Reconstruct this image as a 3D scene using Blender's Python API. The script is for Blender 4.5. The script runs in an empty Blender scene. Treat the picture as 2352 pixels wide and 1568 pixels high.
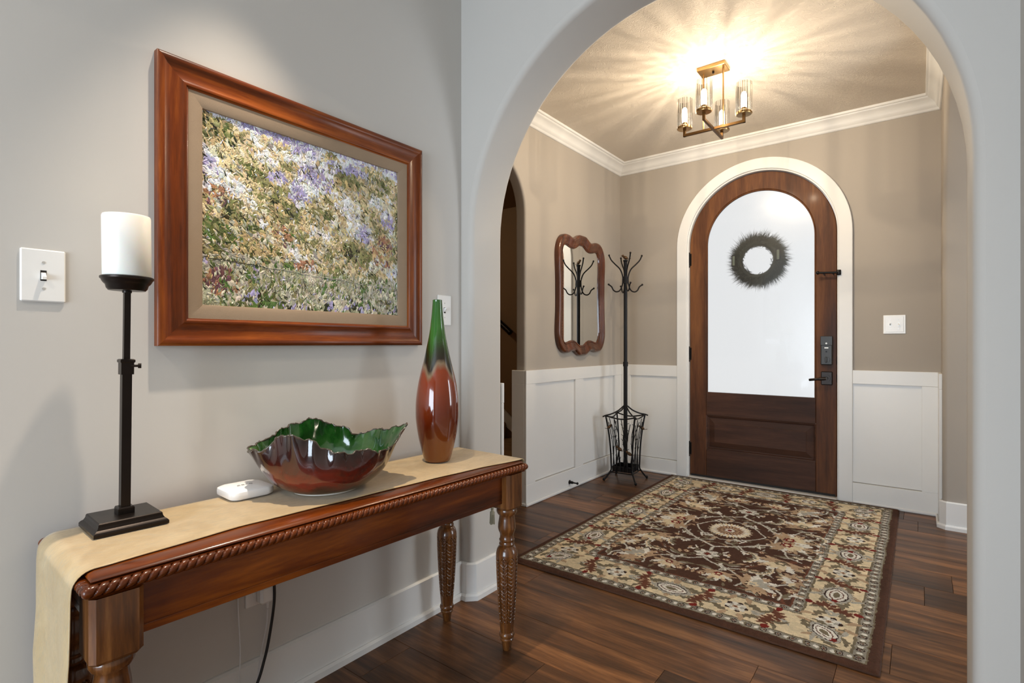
import bpy, math, random
import numpy as np
from mathutils import Vector, Matrix
R = math.radians
random.seed(7)
rng = np.random.default_rng(11)
scene = bpy.context.scene
C = scene.collection

# ------------------------------------------------------------------ camera
YAW = R(37.63)
cam = bpy.data.objects.new('camera', bpy.data.cameras.new('camera'))
C.objects.link(cam)
cam.location = (0, 0, 1.11)
cam.rotation_euler = (R(90), 0, YAW)
cam.data.sensor_fit = 'HORIZONTAL'
cam.data.sensor_width = 36.0
cam.data.lens = 1214.0 / 2352.0 * 36.0
cam.data.shift_y = 5.0 / 2352.0
cam.data.clip_start = 0.02
scene.camera = cam

# ------------------------------------------------------------------ world, view
w = bpy.data.worlds.new('world'); scene.world = w
w.use_nodes = True
bg = w.node_tree.nodes['Background']
bg.inputs[0].default_value = (0.975, 0.985, 1.0, 1)
bg.inputs[1].default_value = 0.64
scene.view_settings.view_transform = 'Standard'
scene.view_settings.look = 'None'
scene.view_settings.exposure = 0.45
scene.view_settings.gamma = 1.0
scene.view_settings.use_curve_mapping = False
try:
    scene.cycles.max_bounces = 10
    scene.cycles.transparent_max_bounces = 24
    scene.cycles.transmission_bounces = 8
    scene.cycles.sample_clamp_indirect = 6.0
    scene.cycles.use_denoising = True
except Exception:
    pass

def lamp(name, kind, loc, energy, color, rot=(0, 0, 0), parent=None, **kw):
    d = bpy.data.lights.new(name, kind)
    d.energy = energy; d.color = color
    for k, v in kw.items(): setattr(d, k, v)
    o = bpy.data.objects.new(name, d); C.objects.link(o)
    o.location = loc; o.rotation_euler = rot
    if parent: o.parent = parent
    return o
# daylight through the tall window of the room behind the camera and the side room
lamp('daylight_back_window', 'AREA', (-0.35, -2.93, 1.02), 94.0, (0.74, 0.87, 1.0), (R(90), 0, 0), shape='RECTANGLE', size=1.9, size_y=1.7)
lamp('daylight_side_window', 'AREA', (2.90, 3.45, 1.5), 54.0, (0.84, 0.92, 1.0), (R(90), 0, R(90)), shape='RECTANGLE', size=1.5, size_y=1.7)

# ------------------------------------------------------------------ key dimensions (m)
WL, WR = -1.597, 0.187            # hall side walls
AF, AB = 1.706, 1.920             # arch wall front / back face
EL, ER = -2.140, 0.110            # entry side walls
YD = 4.375                        # door wall
CZ = 2.715                        # ceiling
AX, AZ, AR = -0.717, 1.580, 0.820 # arch centre, spring height, radius
DX, DZ = -0.990, 1.908            # door centre, spring height

# ------------------------------------------------------------------ helpers
def lin(c):
    return tuple(((v / 255.0) / 12.92 if v / 255.0 <= 0.04045 else ((v / 255.0 + 0.055) / 1.055) ** 2.4) for v in c)
def tag(o, label=None, cat=None, group=None, kind=None):
    if label: o['label'] = label
    if cat: o['category'] = cat
    if group: o['group'] = group
    if kind: o['kind'] = kind
    return o
def empty(name, loc, rz=0.0, label=None, cat=None, group=None, kind=None):
    o = bpy.data.objects.new(name, None); C.objects.link(o)
    o.empty_display_size = 0.05
    o.location = loc; o.rotation_euler = (0, 0, rz)
    return tag(o, label, cat, group, kind)
def wloc(o):
    p = Vector((0, 0, 0))
    while o is not None:
        p += o.location; o = o.parent
    return p
def obj(name, V, F, mat, parent=None, smooth=None, local=False, fmat=None):
    me = bpy.data.meshes.new(name)
    V = [tuple(v) for v in V]
    off = Vector((0, 0, 0))
    if parent is not None and not local: off = wloc(parent)
    if off.length > 0: V = [(v[0] - off.x, v[1] - off.y, v[2] - off.z) for v in V]
    me.from_pydata(V, [], [tuple(f) for f in F])
    for m in (mat if isinstance(mat, (list, tuple)) else [mat]): me.materials.append(m)
    if fmat is not None: me.polygons.foreach_set('material_index', fmat)
    if smooth is not None:
        me.polygons.foreach_set('use_smooth', [True] * len(me.polygons))
        me.update()
        if smooth < 180: me.set_sharp_from_angle(angle=R(smooth))
    me.update()
    o = bpy.data.objects.new(name, me); C.objects.link(o)
    if parent is not None: o.parent = parent
    return o
class MB:
    def __init__(s): s.V = []; s.F = []; s.M = []; s.m = 0
    def add(s, V, F):
        n = len(s.V); s.V += [tuple(v) for v in V]
        s.F += [tuple(i + n for i in f) for f in F]; s.M += [s.m] * len(F); return s
    def box(s, a, b, bev=0.0):
        (x0, y0, z0), (x1, y1, z1) = a, b
        x0, x1 = min(x0, x1), max(x0, x1); y0, y1 = min(y0, y1), max(y0, y1); z0, z1 = min(z0, z1), max(z0, z1)
        if bev <= 0:
            V = [(x, y, z) for z in (z0, z1) for y in (y0, y1) for x in (x0, x1)]
            F = [(0, 2, 3, 1), (4, 5, 7, 6), (0, 1, 5, 4), (2, 6, 7, 3), (0, 4, 6, 2), (1, 3, 7, 5)]
            return s.add(V, F)
        d = min(bev, (x1 - x0) * .49, (y1 - y0) * .49, (z1 - z0) * .49)
        V = []; idx = {}
        for i in (0, 1):
            for j in (0, 1):
                for k in (0, 1):
                    X = (x0, x1)[i]; Y = (y0, y1)[j]; Z = (z0, z1)[k]
                    sx, sy, sz = (d, -d)[i], (d, -d)[j], (d, -d)[k]
                    idx[i, j, k, 0] = len(V); V.append((X, Y + sy, Z + sz))
                    idx[i, j, k, 1] = len(V); V.append((X + sx, Y, Z + sz))
                    idx[i, j, k, 2] = len(V); V.append((X + sx, Y + sy, Z))
        F = []
        q = lambda *k: F.append(tuple(idx[t] for t in k))
        for i in (0, 1):
            q((i, 0, 0, 0), (i, 1, 0, 0), (i, 1, 1, 0), (i, 0, 1, 0))
            q((0, i, 0, 1), (1, i, 0, 1), (1, i, 1, 1), (0, i, 1, 1))
            q((0, 0, i, 2), (1, 0, i, 2), (1, 1, i, 2), (0, 1, i, 2))
        for a_ in (0, 1):
            for b_ in (0, 1):
                q((0, a_, b_, 1), (1, a_, b_, 1), (1, a_, b_, 2), (0, a_, b_, 2))
                q((a_, 0, b_, 0), (a_, 1, b_, 0), (a_, 1, b_, 2), (a_, 0, b_, 2))
                q((a_, b_, 0, 0), (a_, b_, 1, 0), (a_, b_, 1, 1), (a_, b_, 0, 1))
        for i in (0, 1):
            for j in (0, 1):
                for k in (0, 1): q((i, j, k, 0), (i, j, k, 1), (i, j, k, 2))
        # consistent outward winding
        cx, cy, cz = (x0 + x1) / 2, (y0 + y1) / 2, (z0 + z1) / 2
        G = []
        for f in F:
            p = [Vector(V[t]) for t in f]
            n = (p[1] - p[0]).cross(p[2] - p[0]); c = sum(p, Vector()) / len(p) - Vector((cx, cy, cz))
            G.append(f if n.dot(c) > 0 else tuple(reversed(f)))
        return s.add(V, G)
    def grid(s, rows, closed_u=False, closed_v=False, flip=False):
        n = len(rows); m = len(rows[0]); V = [p for r in rows for p in r]; F = []
        for i in range(n if closed_u else n - 1):
            for j in range(m if closed_v else m - 1):
                a = i * m + j; b = i * m + (j + 1) % m; c = ((i + 1) % n) * m + (j + 1) % m; d = ((i + 1) % n) * m + j
                F.append((d, c, b, a) if flip else (a, b, c, d))
        return s.add(V, F)
    def lathe(s, prof, c=(0, 0, 0), seg=32, cap=True):
        rows = [[(c[0] + r * math.cos(2 * math.pi * k / seg), c[1] + r * math.sin(2 * math.pi * k / seg), c[2] + z) for k in range(seg)] for r, z in prof]
        n0 = len(s.V)
        s.grid(rows, closed_v=True)
        if cap:
            s.F.append(tuple(n0 + k for k in range(seg - 1, -1, -1))); s.M.append(s.m)
            n1 = n0 + (len(prof) - 1) * seg
            s.F.append(tuple(n1 + k for k in range(seg))); s.M.append(s.m)
        return s
    def tube(s, pts, r, seg=8, cap=True, closed=False):
        P = [Vector(p) for p in pts]; n = len(P)
        rr = r if isinstance(r, (list, tuple)) else [r] * n
        T = []
        for i in range(n):
            a = P[(i - 1) % n] if (closed or i > 0) else P[i]; b = P[(i + 1) % n] if (closed or i < n - 1) else P[i]
            T.append((b - a).normalized())
        u = T[0].orthogonal().normalized(); rows = []
        for i in range(n):
            u = (u - T[i] * u.dot(T[i]));
            u = u.normalized() if u.length > 1e-6 else T[i].orthogonal().normalized()
            v = T[i].cross(u)
            rows.append([P[i] + (u * math.cos(2 * math.pi * k / seg) + v * math.sin(2 * math.pi * k / seg)) * rr[i] for k in range(seg)])
        n0 = len(s.V)
        s.grid(rows, closed_u=closed, closed_v=True)
        if cap and not closed:
            s.F.append(tuple(n0 + k for k in range(seg - 1, -1, -1))); s.M.append(s.m)
            s.F.append(tuple(n0 + (n - 1) * seg + k for k in range(seg))); s.M.append(s.m)
        return s
    def ball(s, c, r, seg=12, rings=8):
        if not isinstance(r, (list, tuple)): r = (r, r, r)
        rows = []
        for i in range(rings + 1):
            t = math.pi * (i / rings); t = min(max(t, 0.02), math.pi - 0.02)
            rows.append([(c[0] + r[0] * math.sin(t) * math.cos(2 * math.pi * k / seg), c[1] + r[1] * math.sin(t) * math.sin(2 * math.pi * k / seg), c[2] - r[2] * math.cos(t)) for k in range(seg)])
        return s.grid(rows, closed_v=True)
    def build(s, name, mat, parent=None, smooth=None, local=False):
        return obj(name, s.V, s.F, mat, parent, smooth, local, s.M if isinstance(mat, (list, tuple)) else None)
def xf(V, M): return [tuple(M @ Vector(v)) for v in V]
def bez(pts, n=24):
    """Catmull-Rom through points"""
    P = [Vector(p) for p in pts]; P = [P[0] * 2 - P[1]] + P + [P[-1] * 2 - P[-2]]; out = []
    k = len(P) - 3
    for i in range(k):
        for j in range(n):
            t = j / n; a, b, c, d = P[i:i + 4]
            out.append(0.5 * ((2 * b) + (c - a) * t + (2 * a - 5 * b + 4 * c - d) * t * t + (3 * b - a - 3 * c + d) * t ** 3))
    out.append(P[-2]); return out

# ------------------------------------------------------------------ materials
MATS = {}
class NT:
    def __init__(s, name):
        s.m = bpy.data.materials.new(name); s.m.use_nodes = True
        s.t = s.m.node_tree; s.b = s.t.nodes['Principled BSDF']; s.out = s.t.nodes['Material Output']
    def n(s, typ, **kw):
        nd = s.t.nodes.new(typ)
        for k, v in kw.items():
            if k.startswith('i_'):
                key = k[2:]; key = int(key) if key.isdigit() else key.replace('_', ' ')
                nd.inputs[key].default_value = v
            else: setattr(nd, k, v)
        return nd
    def l(s, a, b): s.t.links.new(a, b)
    def ramp(s, fac, stops):
        r = s.n('ShaderNodeValToRGB'); e = r.color_ramp.elements
        while len(e) < len(stops): e.new(0.5)
        for i, (p, c) in enumerate(stops): e[i].position = p; e[i].color = tuple(c) + (1,) if len(c) == 3 else c
        s.l(fac, r.inputs[0]); return r.outputs[0]
    def coord(s, scale=(1, 1, 1), which='Object', rot=(0, 0, 0)):
        tc = s.n('ShaderNodeTexCoord'); mp = s.n('ShaderNodeMapping')
        mp.inputs['Scale'].default_value = scale; mp.inputs['Rotation'].default_value = rot
        s.l(tc.outputs[which], mp.inputs[0]); return mp.outputs[0]
    def noise(s, vec, scale, detail=4, rough=0.55, dist=0.0):
        nd = s.n('ShaderNodeTexNoise', i_Scale=scale, i_Detail=detail, i_Roughness=rough, i_Distortion=dist)
        if vec is not None: s.l(vec, nd.inputs['Vector'])
        return nd.outputs['Fac']
    def bump(s, h, strength=0.2, dist=0.002):
        b = s.n('ShaderNodeBump', i_Strength=strength, i_Distance=dist); s.l(h, b.inputs['Height']); s.l(b.outputs[0], s.b.inputs['Normal']); return b
    def mix(s, fac, a, b, typ='MIX'):
        m = s.n('ShaderNodeMix', data_type='RGBA', blend_type=typ)
        for sock, v in ((m.inputs[0], fac), (m.inputs[6], a), (m.inputs[7], b)):
            if hasattr(v, 'is_linked') or hasattr(v, 'links'): s.l(v, sock)
            elif isinstance(v, (int, float)): sock.default_value = v
            else: sock.default_value = tuple(v) + (1,) if len(v) == 3 else v
        return m.outputs[2]
    def math(s, op, a, b=None):
        m = s.n('ShaderNodeMath', operation=op)
        for i, v in enumerate((a, b)):
            if v is None: continue
            if isinstance(v, (int, float)): m.inputs[i].default_value = v
            else: s.l(v, m.inputs[i])
        return m.outputs[0]
    def set(s, **kw):
        for k, v in kw.items():
            key = k.replace('_', ' ')
            s.b.inputs[key].default_value = tuple(v) + (1,) if isinstance(v, (tuple, list)) and len(v) == 3 else v
        return s
def plain(name, c, rough=0.5, metal=0.0, bump=0.0, bscale=200, var=0.04, coat=0.0, spec=0.5):
    t = NT(name); t.set(Roughness=rough, Metallic=metal, Coat_Weight=coat, Coat_Roughness=0.08, Specular_IOR_Level=spec)
    v = t.coord()
    f = t.noise(v, 6.0, 3)
    c = lin(c)
    t.l(t.ramp(f, [(0.3, tuple(x * (1 - var) for x in c)), (0.7, tuple(min(1, x * (1 + var)) for x in c))]), t.b.inputs['Base Color'])
    if bump > 0: t.bump(t.noise(v, bscale, 3), bump, 0.002)
    MATS[name] = t.m; return t.m
def wood(name, dark, mid, light, axis='Y', rough=0.35, coat=0.4, scale=1.0, ringy=True, rnd=False, hue=0.0):
    t = NT(name); t.set(Roughness=rough, Coat_Weight=coat, Coat_Roughness=0.12, Specular_IOR_Level=0.3)
    st = {'X': (1.2, 14, 14), 'Y': (14, 1.2, 14), 'Z': (14, 14, 1.2)}[axis]
    st = tuple(a * scale for a in st)
    v = t.coord(st)
    if rnd:
        oi = t.n('ShaderNodeObjectInfo'); ad = t.n('ShaderNodeVectorMath', operation='ADD')
        cm = t.n('ShaderNodeCombineXYZ')
        k = t.math('MULTIPLY', oi.outputs['Random'], 97.0)
        for i in range(3): t.l(k, cm.inputs[i])
        t.l(v, ad.inputs[0]); t.l(cm.outputs[0], ad.inputs[1]); v = ad.outputs[0]
    f = t.noise(v, 1.0, 6, 0.6, 0.6)
    g = t.noise(v, 7.0, 4, 0.7, 0.2)
    mixf = t.math('ADD', t.math('MULTIPLY', f, 0.75), t.math('MULTIPLY', g, 0.25))
    col = t.ramp(mixf, [(0.34, lin(dark)), (0.50, lin(mid)), (0.66, lin(light))])
    if rnd:
        r = t.math('MULTIPLY_ADD', oi.outputs['Random'], hue); r.node.inputs[2].default_value = 1.0 - hue * 0.5
        cm2 = t.n('ShaderNodeCombineXYZ')
        for i in range(3): t.l(r, cm2.inputs[i])
        col = t.mix(1.0, col, cm2.outputs[0], 'MULTIPLY')
    t.l(col, t.b.inputs['Base Color'])
    t.bump(g, 0.12, 0.001)
    MATS[name] = t.m; return t.m

def wall_paint(name, c, bump=0.06):
    t = NT(name); t.set(Roughness=0.62, Specular_IOR_Level=0.3)
    v = t.coord()
    c = lin(c); f = t.noise(v, 1.3, 2)
    t.l(t.ramp(f, [(0.3, tuple(x * .985 for x in c)), (0.7, tuple(x * 1.015 for x in c))]), t.b.inputs['Base Color'])
    t.bump(t.noise(v, 320, 3), bump, 0.001)
    return t.m
M_hall = wall_paint('hall_grey_paint', (200, 196, 190))
M_entry = wall_paint('entry_taupe_paint', (171, 162, 151))
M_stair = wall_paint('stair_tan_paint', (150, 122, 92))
M_white = plain('white_trim_paint', (230, 229, 226), 0.32, var=0.008)
M_ceil_h = wall_paint('hall_ceiling_paint', (232, 229, 224), 0.1)
t = NT('stomped_ceiling'); t.set(Roughness=0.7, Base_Color=lin((226, 215, 200)), Specular_IOR_Level=0.2)
v = t.coord()
n1 = t.noise(v, 13, 2, 0.5, 0.4)
wv = t.n('ShaderNodeTexVoronoi', i_Scale=7.0); t.l(v, wv.inputs['Vector'])
ns = t.noise(v, 15, 3, 0.6, 5.0)
ab = t.math('ABSOLUTE', t.math('SUBTRACT', ns, 0.5))
rd = t.ramp(ab, [(0.0, (1, 1, 1)), (0.07, (0, 0, 0))])
t.bump(t.math('ADD', rd, t.math('MULTIPLY', t.noise(v, 60, 3), 0.35)), 0.42, 0.006)
M_ceil = t.m
M_plank = wood('dark_walnut_plank', (46, 29, 17), (95, 60, 33), (142, 95, 56), 'X', 0.42, 0.12, 1.0, rnd=True, hue=0.9)
M_frame = wood('red_brown_frame_wood', (48, 18, 2), (106, 46, 8), (154, 80, 20), 'Y', 0.32, 0.12, 0.9)
M_frame_v = wood('red_brown_frame_wood_upright', (48, 18, 2), (106, 46, 8), (154, 80, 20), 'Z', 0.32, 0.12, 0.9)
M_table = wood('honey_brown_table_wood', (58, 22, 2), (100, 44, 5), (146, 76, 14), 'Y', 0.3, 0.25, 0.8)
M_leg = wood('aged_leg_wood', (50, 27, 11), (96, 56, 24), (138, 90, 46), 'Z', 0.27, 0.7, 1.5)
M_mirwood = wood('mirror_frame_wood', (48, 22, 9), (84, 42, 20), (112, 62, 32), 'Z', 0.25, 0.7, 1.0)
M_door = wood('door_mahogany_lit', (58, 31, 15), (90, 52, 26), (118, 74, 38), 'Z', 0.58, 0.03, 0.8)  # stile wood lightened and warmed to paint in the ceiling light's glow
M_door_h = wood('door_mahogany_crosswise_shaded', (46, 26, 16), (66, 39, 25), (86, 53, 35), 'X', 0.58, 0.03, 0.8)  # same wood, darkened to paint in the dimmer light low on the door
M_black = plain('black_metal', (24, 21, 20), 0.38, 0.6, 0.1, 120)
M_bronze = plain('dark_bronze', (38, 31, 27), 0.32, 0.7, 0.05, 90, 0.15)
M_birdm = plain('aged_gold_bird', (84, 60, 36), 0.4, 0.6, 0.2, 200, 0.2)
M_plate = plain('white_switch_plastic', (238, 237, 234), 0.25, var=0.005)
M_router = plain('router_white_plastic', (244, 244, 244), 0.22, var=0.004)
M_ink = plain('grey_print', (150, 150, 150), 0.5)
M_cordw = plain('white_cord', (228, 228, 228), 0.4)
M_cordb = plain('black_cord', (16, 16, 16), 0.4)
M_brass = plain('satin_brass', (186, 150, 100), 0.3, 1.0, 0.03, 60)
M_brown = plain('bronze_bar', (120, 90, 56), 0.33, 1.0)
M_screw = plain('plate_screw', (205, 203, 198), 0.35, 0.4)
M_dark = plain('dark_gap', (22, 17, 14), 0.7)
M_liner = plain('taupe_linen_liner', (150, 130, 108), 0.85, bump=0.5, bscale=900, var=0.05)
M_carpet = plain('tan_carpet', (160, 130, 95), 0.95, bump=0.8, bscale=300, var=0.2)
M_foot = plain('unglazed_white_foot', (225, 220, 210), 0.6)
M_lockgrey = plain('lock_grey', (62, 60, 58), 0.4, 0.6)
M_thresh = plain('threshold_white', (214, 208, 198), 0.45)
M_pad = plain('grey_green_pad', (112, 120, 106), 0.6)
M_needle = plain('wreath_needles', (46, 50, 40), 0.7, var=0.3)
M_concrete = plain('pale_concrete', (205, 203, 198), 0.8)
M_tassel = plain('grey_gold_tassel', (150, 142, 118), 0.75, var=0.15)

# candle wax
t = NT('ivory_wax'); t.set(Base_Color=lin((240, 238, 230)), Roughness=0.42, Subsurface_Weight=0.35, Subsurface_Scale=0.02)
t.bump(t.noise(t.coord(), 30, 3), 0.06, 0.003); M_wax = t.m
# mirror glass
t = NT('mirror_glass'); t.set(Base_Color=(0.86, 0.88, 0.87), Metallic=1.0, Roughness=0.01); M_mirror = t.m
# frosted door pane
t = NT('frosted_door_glass'); t.set(Base_Color=(0.97, 0.98, 0.98), Roughness=0.22, Transmission_Weight=1.0, IOR=1.35, Coat_Weight=0.55, Coat_Roughness=0.02)
M_frost = t.m
# fluted shade glass: uneven striped tint painted in so the bulbs cast rays
t = NT('fluted_clear_glass')
tc = t.n('ShaderNodeTexCoord'); sp = t.n('ShaderNodeSeparateXYZ'); t.l(tc.outputs['Object'], sp.inputs[0])
ang = t.math('ARCTAN2', sp.outputs[1], sp.outputs[0])
st = t.math('SINE', t.math('MULTIPLY', ang, 22.0))
irr = t.n('ShaderNodeCombineXYZ')
t.l(t.math('COSINE', ang), irr.inputs[0]); t.l(t.math('SINE', ang), irr.inputs[1])
nz = t.noise(irr.outputs[0], 7.0, 2, 0.6)
fac = t.math('ADD', t.math('MULTIPLY', st, 0.10), nz)
trc = t.ramp(fac, [(0.43, (0.45, 0.44, 0.42)), (0.50, (0.72, 0.71, 0.69)), (0.57, (1, 1, 1))])
tr = t.n('ShaderNodeBsdfTransparent'); t.l(trc, tr.inputs[0])
gl = t.n('ShaderNodeBsdfGlossy', i_Roughness=0.04); gl.inputs[0].default_value = (1, 1, 1, 1)
lw = t.n('ShaderNodeLayerWeight', i_Blend=0.22)
ms = t.n('ShaderNodeMixShader'); t.l(lw.outputs['Fresnel'], ms.inputs[0]); t.l(tr.outputs[0], ms.inputs[1]); t.l(gl.outputs[0], ms.inputs[2])
t.l(ms.outputs[0], t.out.inputs[0]); M_shade = t.m
t = NT('lit_bulb'); em = t.n('ShaderNodeEmission'); em.inputs[0].default_value = (1.0, 0.90, 0.76, 1); em.inputs[1].default_value = 9.0
tb_ = t.n('ShaderNodeBsdfTransparent'); ad_ = t.n('ShaderNodeAddShader'); t.l(em.outputs[0], ad_.inputs[0]); t.l(tb_.outputs[0], ad_.inputs[1]); t.l(ad_.outputs[0], t.out.inputs[0]); M_bulb = t.m
t = NT('downlight_lens'); t.set(Base_Color=(1, 1, 1), Emission_Color=(1.0, 0.92, 0.82), Emission_Strength=6.0); M_lens = t.m

# table runner: ivory damask with a soft golden sheen
t = NT('ivory_damask'); t.set(Roughness=0.5, Sheen_Weight=0.25)
v = t.coord((1, 1, 1))
a1 = t.noise(v, 9, 4, 0.6, 1.2); a2 = t.noise(t.coord((30, 6, 12)), 3.0, 5, 0.65, 2.0)
c0 = t.ramp(a1, [(0.3, lin((168, 142, 98))), (0.7, lin((188, 165, 124)))])
c1 = t.mix(t.ramp(a2, [(0.50, (0, 0, 0)), (0.64, (0.55, 0.55, 0.55))]), c0, lin((158, 148, 124)))
t.l(c1, t.b.inputs['Base Color'])
t.l(t.ramp(a2, [(0.45, (0.42, 0.42, 0.42)), (0.62, (0.62, 0.62, 0.62))]), t.b.inputs['Roughness'])
t.bump(t.noise(t.coord((200, 200, 200)), 3, 2), 0.15, 0.001); M_runner = t.m

# glazes
t = NT('red_brown_glaze'); t.set(Roughness=0.14, Coat_Weight=0.8, Coat_Roughness=0.04)
v = t.coord(); a = t.noise(v, 9.0, 4, 0.55, 0.5); b = t.noise(v, 24, 4, 0.6, 0.4)
c0 = t.ramp(a, [(0.34, lin((26, 12, 10))), (0.48, lin((58, 22, 15))), (0.60, lin((112, 32, 18))), (0.74, lin((78, 42, 32)))])
c1 = t.mix(t.ramp(b, [(0.60, (0, 0, 0)), (0.74, (0.6, 0.6, 0.6))]), c0, lin((84, 82, 84)))
sp = t.n('ShaderNodeSeparateXYZ'); tc = t.n('ShaderNodeTexCoord'); t.l(tc.outputs['Object'], sp.inputs[0])
hz_ = t.math('ADD', sp.outputs[2], t.math('MULTIPLY', t.math('SUBTRACT', a, 0.5), 0.12))
c2 = t.mix(t.ramp(t.math('MULTIPLY', hz_, 5.0), [(0.30, (0, 0, 0)), (0.62, (0.85, 0.85, 0.85))]), c1, lin((34, 20, 16)))
c2 = t.mix(t.ramp(t.math('MULTIPLY', hz_, 5.0), [(0.0, (0.6, 0.6, 0.6)), (0.16, (0, 0, 0))]), c2, lin((52, 26, 14)))
t.l(c2, t.b.inputs['Base Color']); t.bump(a, 0.15, 0.005); M_bowlout = t.m
t = NT('green_glaze'); t.set(Roughness=0.12, Coat_Weight=0.7, Coat_Roughness=0.04)
a = t.noise(t.coord(), 10, 4, 0.6, 0.6)
t.l(t.ramp(a, [(0.34, lin((10, 20, 10))), (0.5, lin((22, 66, 18))), (0.70, lin((52, 92, 42)))]), t.b.inputs['Base Color']); t.bump(a, 0.2, 0.004); M_bowlin = t.m
t = NT('dark_rim_glaze'); t.set(Roughness=0.2, Coat_Weight=0.6); t.set(Base_Color=lin((62, 52, 42))); M_bowlrim = t.m
t = NT('drip_glaze'); t.set(Roughness=0.11, Coat_Weight=0.8, Coat_Roughness=0.03)
tc = t.n('ShaderNodeTexCoord'); sp = t.n('ShaderNodeSeparateXYZ'); t.l(tc.outputs['Object'], sp.inputs[0])
ang = t.math('ARCTAN2', sp.outputs[1], sp.outputs[0])
wav = t.math('ADD', t.math('MULTIPLY', t.math('SINE', t.math('MULTIPLY_ADD', ang, 4.0)), 0.022), t.math('MULTIPLY', t.math('SINE', t.math('MULTIPLY', ang, 9.0)), 0.007))
zz = t.math('ADD', t.math('ADD', sp.outputs[2], wav), t.math('MULTIPLY', t.noise(t.coord((8, 8, 2)), 4, 3), 0.02))
t.l(t.ramp(t.math('DIVIDE', zz, 0.57), [(0.0, lin((118, 66, 24))), (0.14, lin((118, 58, 18))), (0.30, lin((96, 34, 10))), (0.565, lin((122, 46, 12))), (0.605, lin((118, 100, 78))), (0.635, lin((30, 22, 15))), (0.70, lin((28, 38, 14))), (0.84, lin((46, 100, 30))), (1.0, lin((42, 92, 36)))]), t.b.inputs['Base Color'])
M_vase = t.m
def vcol(name, rough=0.7, bump=0.0, bscale=300, attr='Col', nvar=0.0):
    t = NT(name); t.set(Roughness=rough, Specular_IOR_Level=0.25)
    at = t.n('ShaderNodeAttribute'); at.attribute_name = attr
    col = at.outputs['Color']
    if nvar > 0:
        f = t.noise(t.coord(), 260, 2, 0.7); g = t.noise(t.coord(), 14, 3)
        k = t.ramp(t.math('ADD', t.math('MULTIPLY', f, 0.6), t.math('MULTIPLY', g, 0.4)), [(0.3, (1 - nvar,) * 3), (0.7, (1 + nvar * .5,) * 3)])
        col = t.mix(1.0, col, k, 'MULTIPLY')
    t.l(col, t.b.inputs['Base Color'])
    if bump > 0: t.bump(t.noise(t.coord(), bscale, 3), bump, 0.004)
    return t.m
M_rug = vcol('tufted_wool', 0.95, 0.7, 420, nvar=0.28)
M_paint = vcol('oil_paint', 0.42, 0.35, 260)

# ================================================================== STRUCTURE
def S(name, mb, mat, label, cat, smooth=None, parent=None):
    o = mb.build(name, mat, parent, smooth)
    return tag(o, label, cat, kind='structure')
def opening_wall(x0, x1, z1, cx, half, spring, f0, f1, r, place, zb=0.0, seg=40):
    """wall slab with a round-headed opening, bullnosed edges of radius r. place(a, d, z) maps wall coords."""
    mb = MB()
    path = [(-half, zb, -1, 0), (-half, spring * 0.5, -1, 0)]
    for k in range(seg + 1):
        a = math.pi - math.pi * k / seg
        path.append((half * math.cos(a), spring + half * math.sin(a), math.cos(a), math.sin(a)))
    path += [(half, spring * 0.5, 1, 0), (half, zb, 1, 0)]
    d0, d1 = (f0, f1); sg = 1 if f1 > f0 else -1
    if r > 0:
        prof = [(r * (1 - math.sin(q)), d0 + sg * r * (1 - math.cos(q))) for q in [math.pi / 2 * i / 5 for i in range(6)]]
        prof += [(r * (1 - math.cos(q)), d1 - sg * r * (1 - math.sin(q))) for q in [math.pi / 2 * i / 5 for i in range(6)]]
    else: prof = [(0, d0), (0, d1)]
    rows = [[place(cx + px + nx * o, d, pz + nz * o) for o, d in prof] for px, pz, nx, nz in path]
    mb.grid(rows)
    for (d, o) in ((d0, r), (d1, r)):
        inn = []; outp = []
        for px, pz, nx, nz in path:
            ix, iz = cx + px + nx * o, pz + nz * o
            inn.append((ix, iz))
            if nz <= 1e-6:
                outp.append((x0 if nx < 0 else x1, iz if nz == 0 else iz))
            else:
                tx = ((x0 if nx < 0 else x1) - cx) / nx if abs(nx) > 1e-6 else 1e9
                tz = (z1 - spring) / nz
                tt = min(tx, tz); outp.append((cx + nx * tt, spring + nz * tt))
        # snap nearest points to the corners
        for cxx in (x0, x1):
            i = min(range(len(outp)), key=lambda i: (outp[i][0] - cxx) ** 2 + (outp[i][1] - z1) ** 2)
            outp[i] = (cxx, z1)
        mb.grid([[place(a, d, z) for a, z in inn], [place(a, d, z) for a, z in outp]], flip=(d == d0))
    return mb
px_y = lambda a, d, z: (a, d, z)      # wall running along x
px_x = lambda a, d, z: (d, a, z)      # wall running along y

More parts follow.
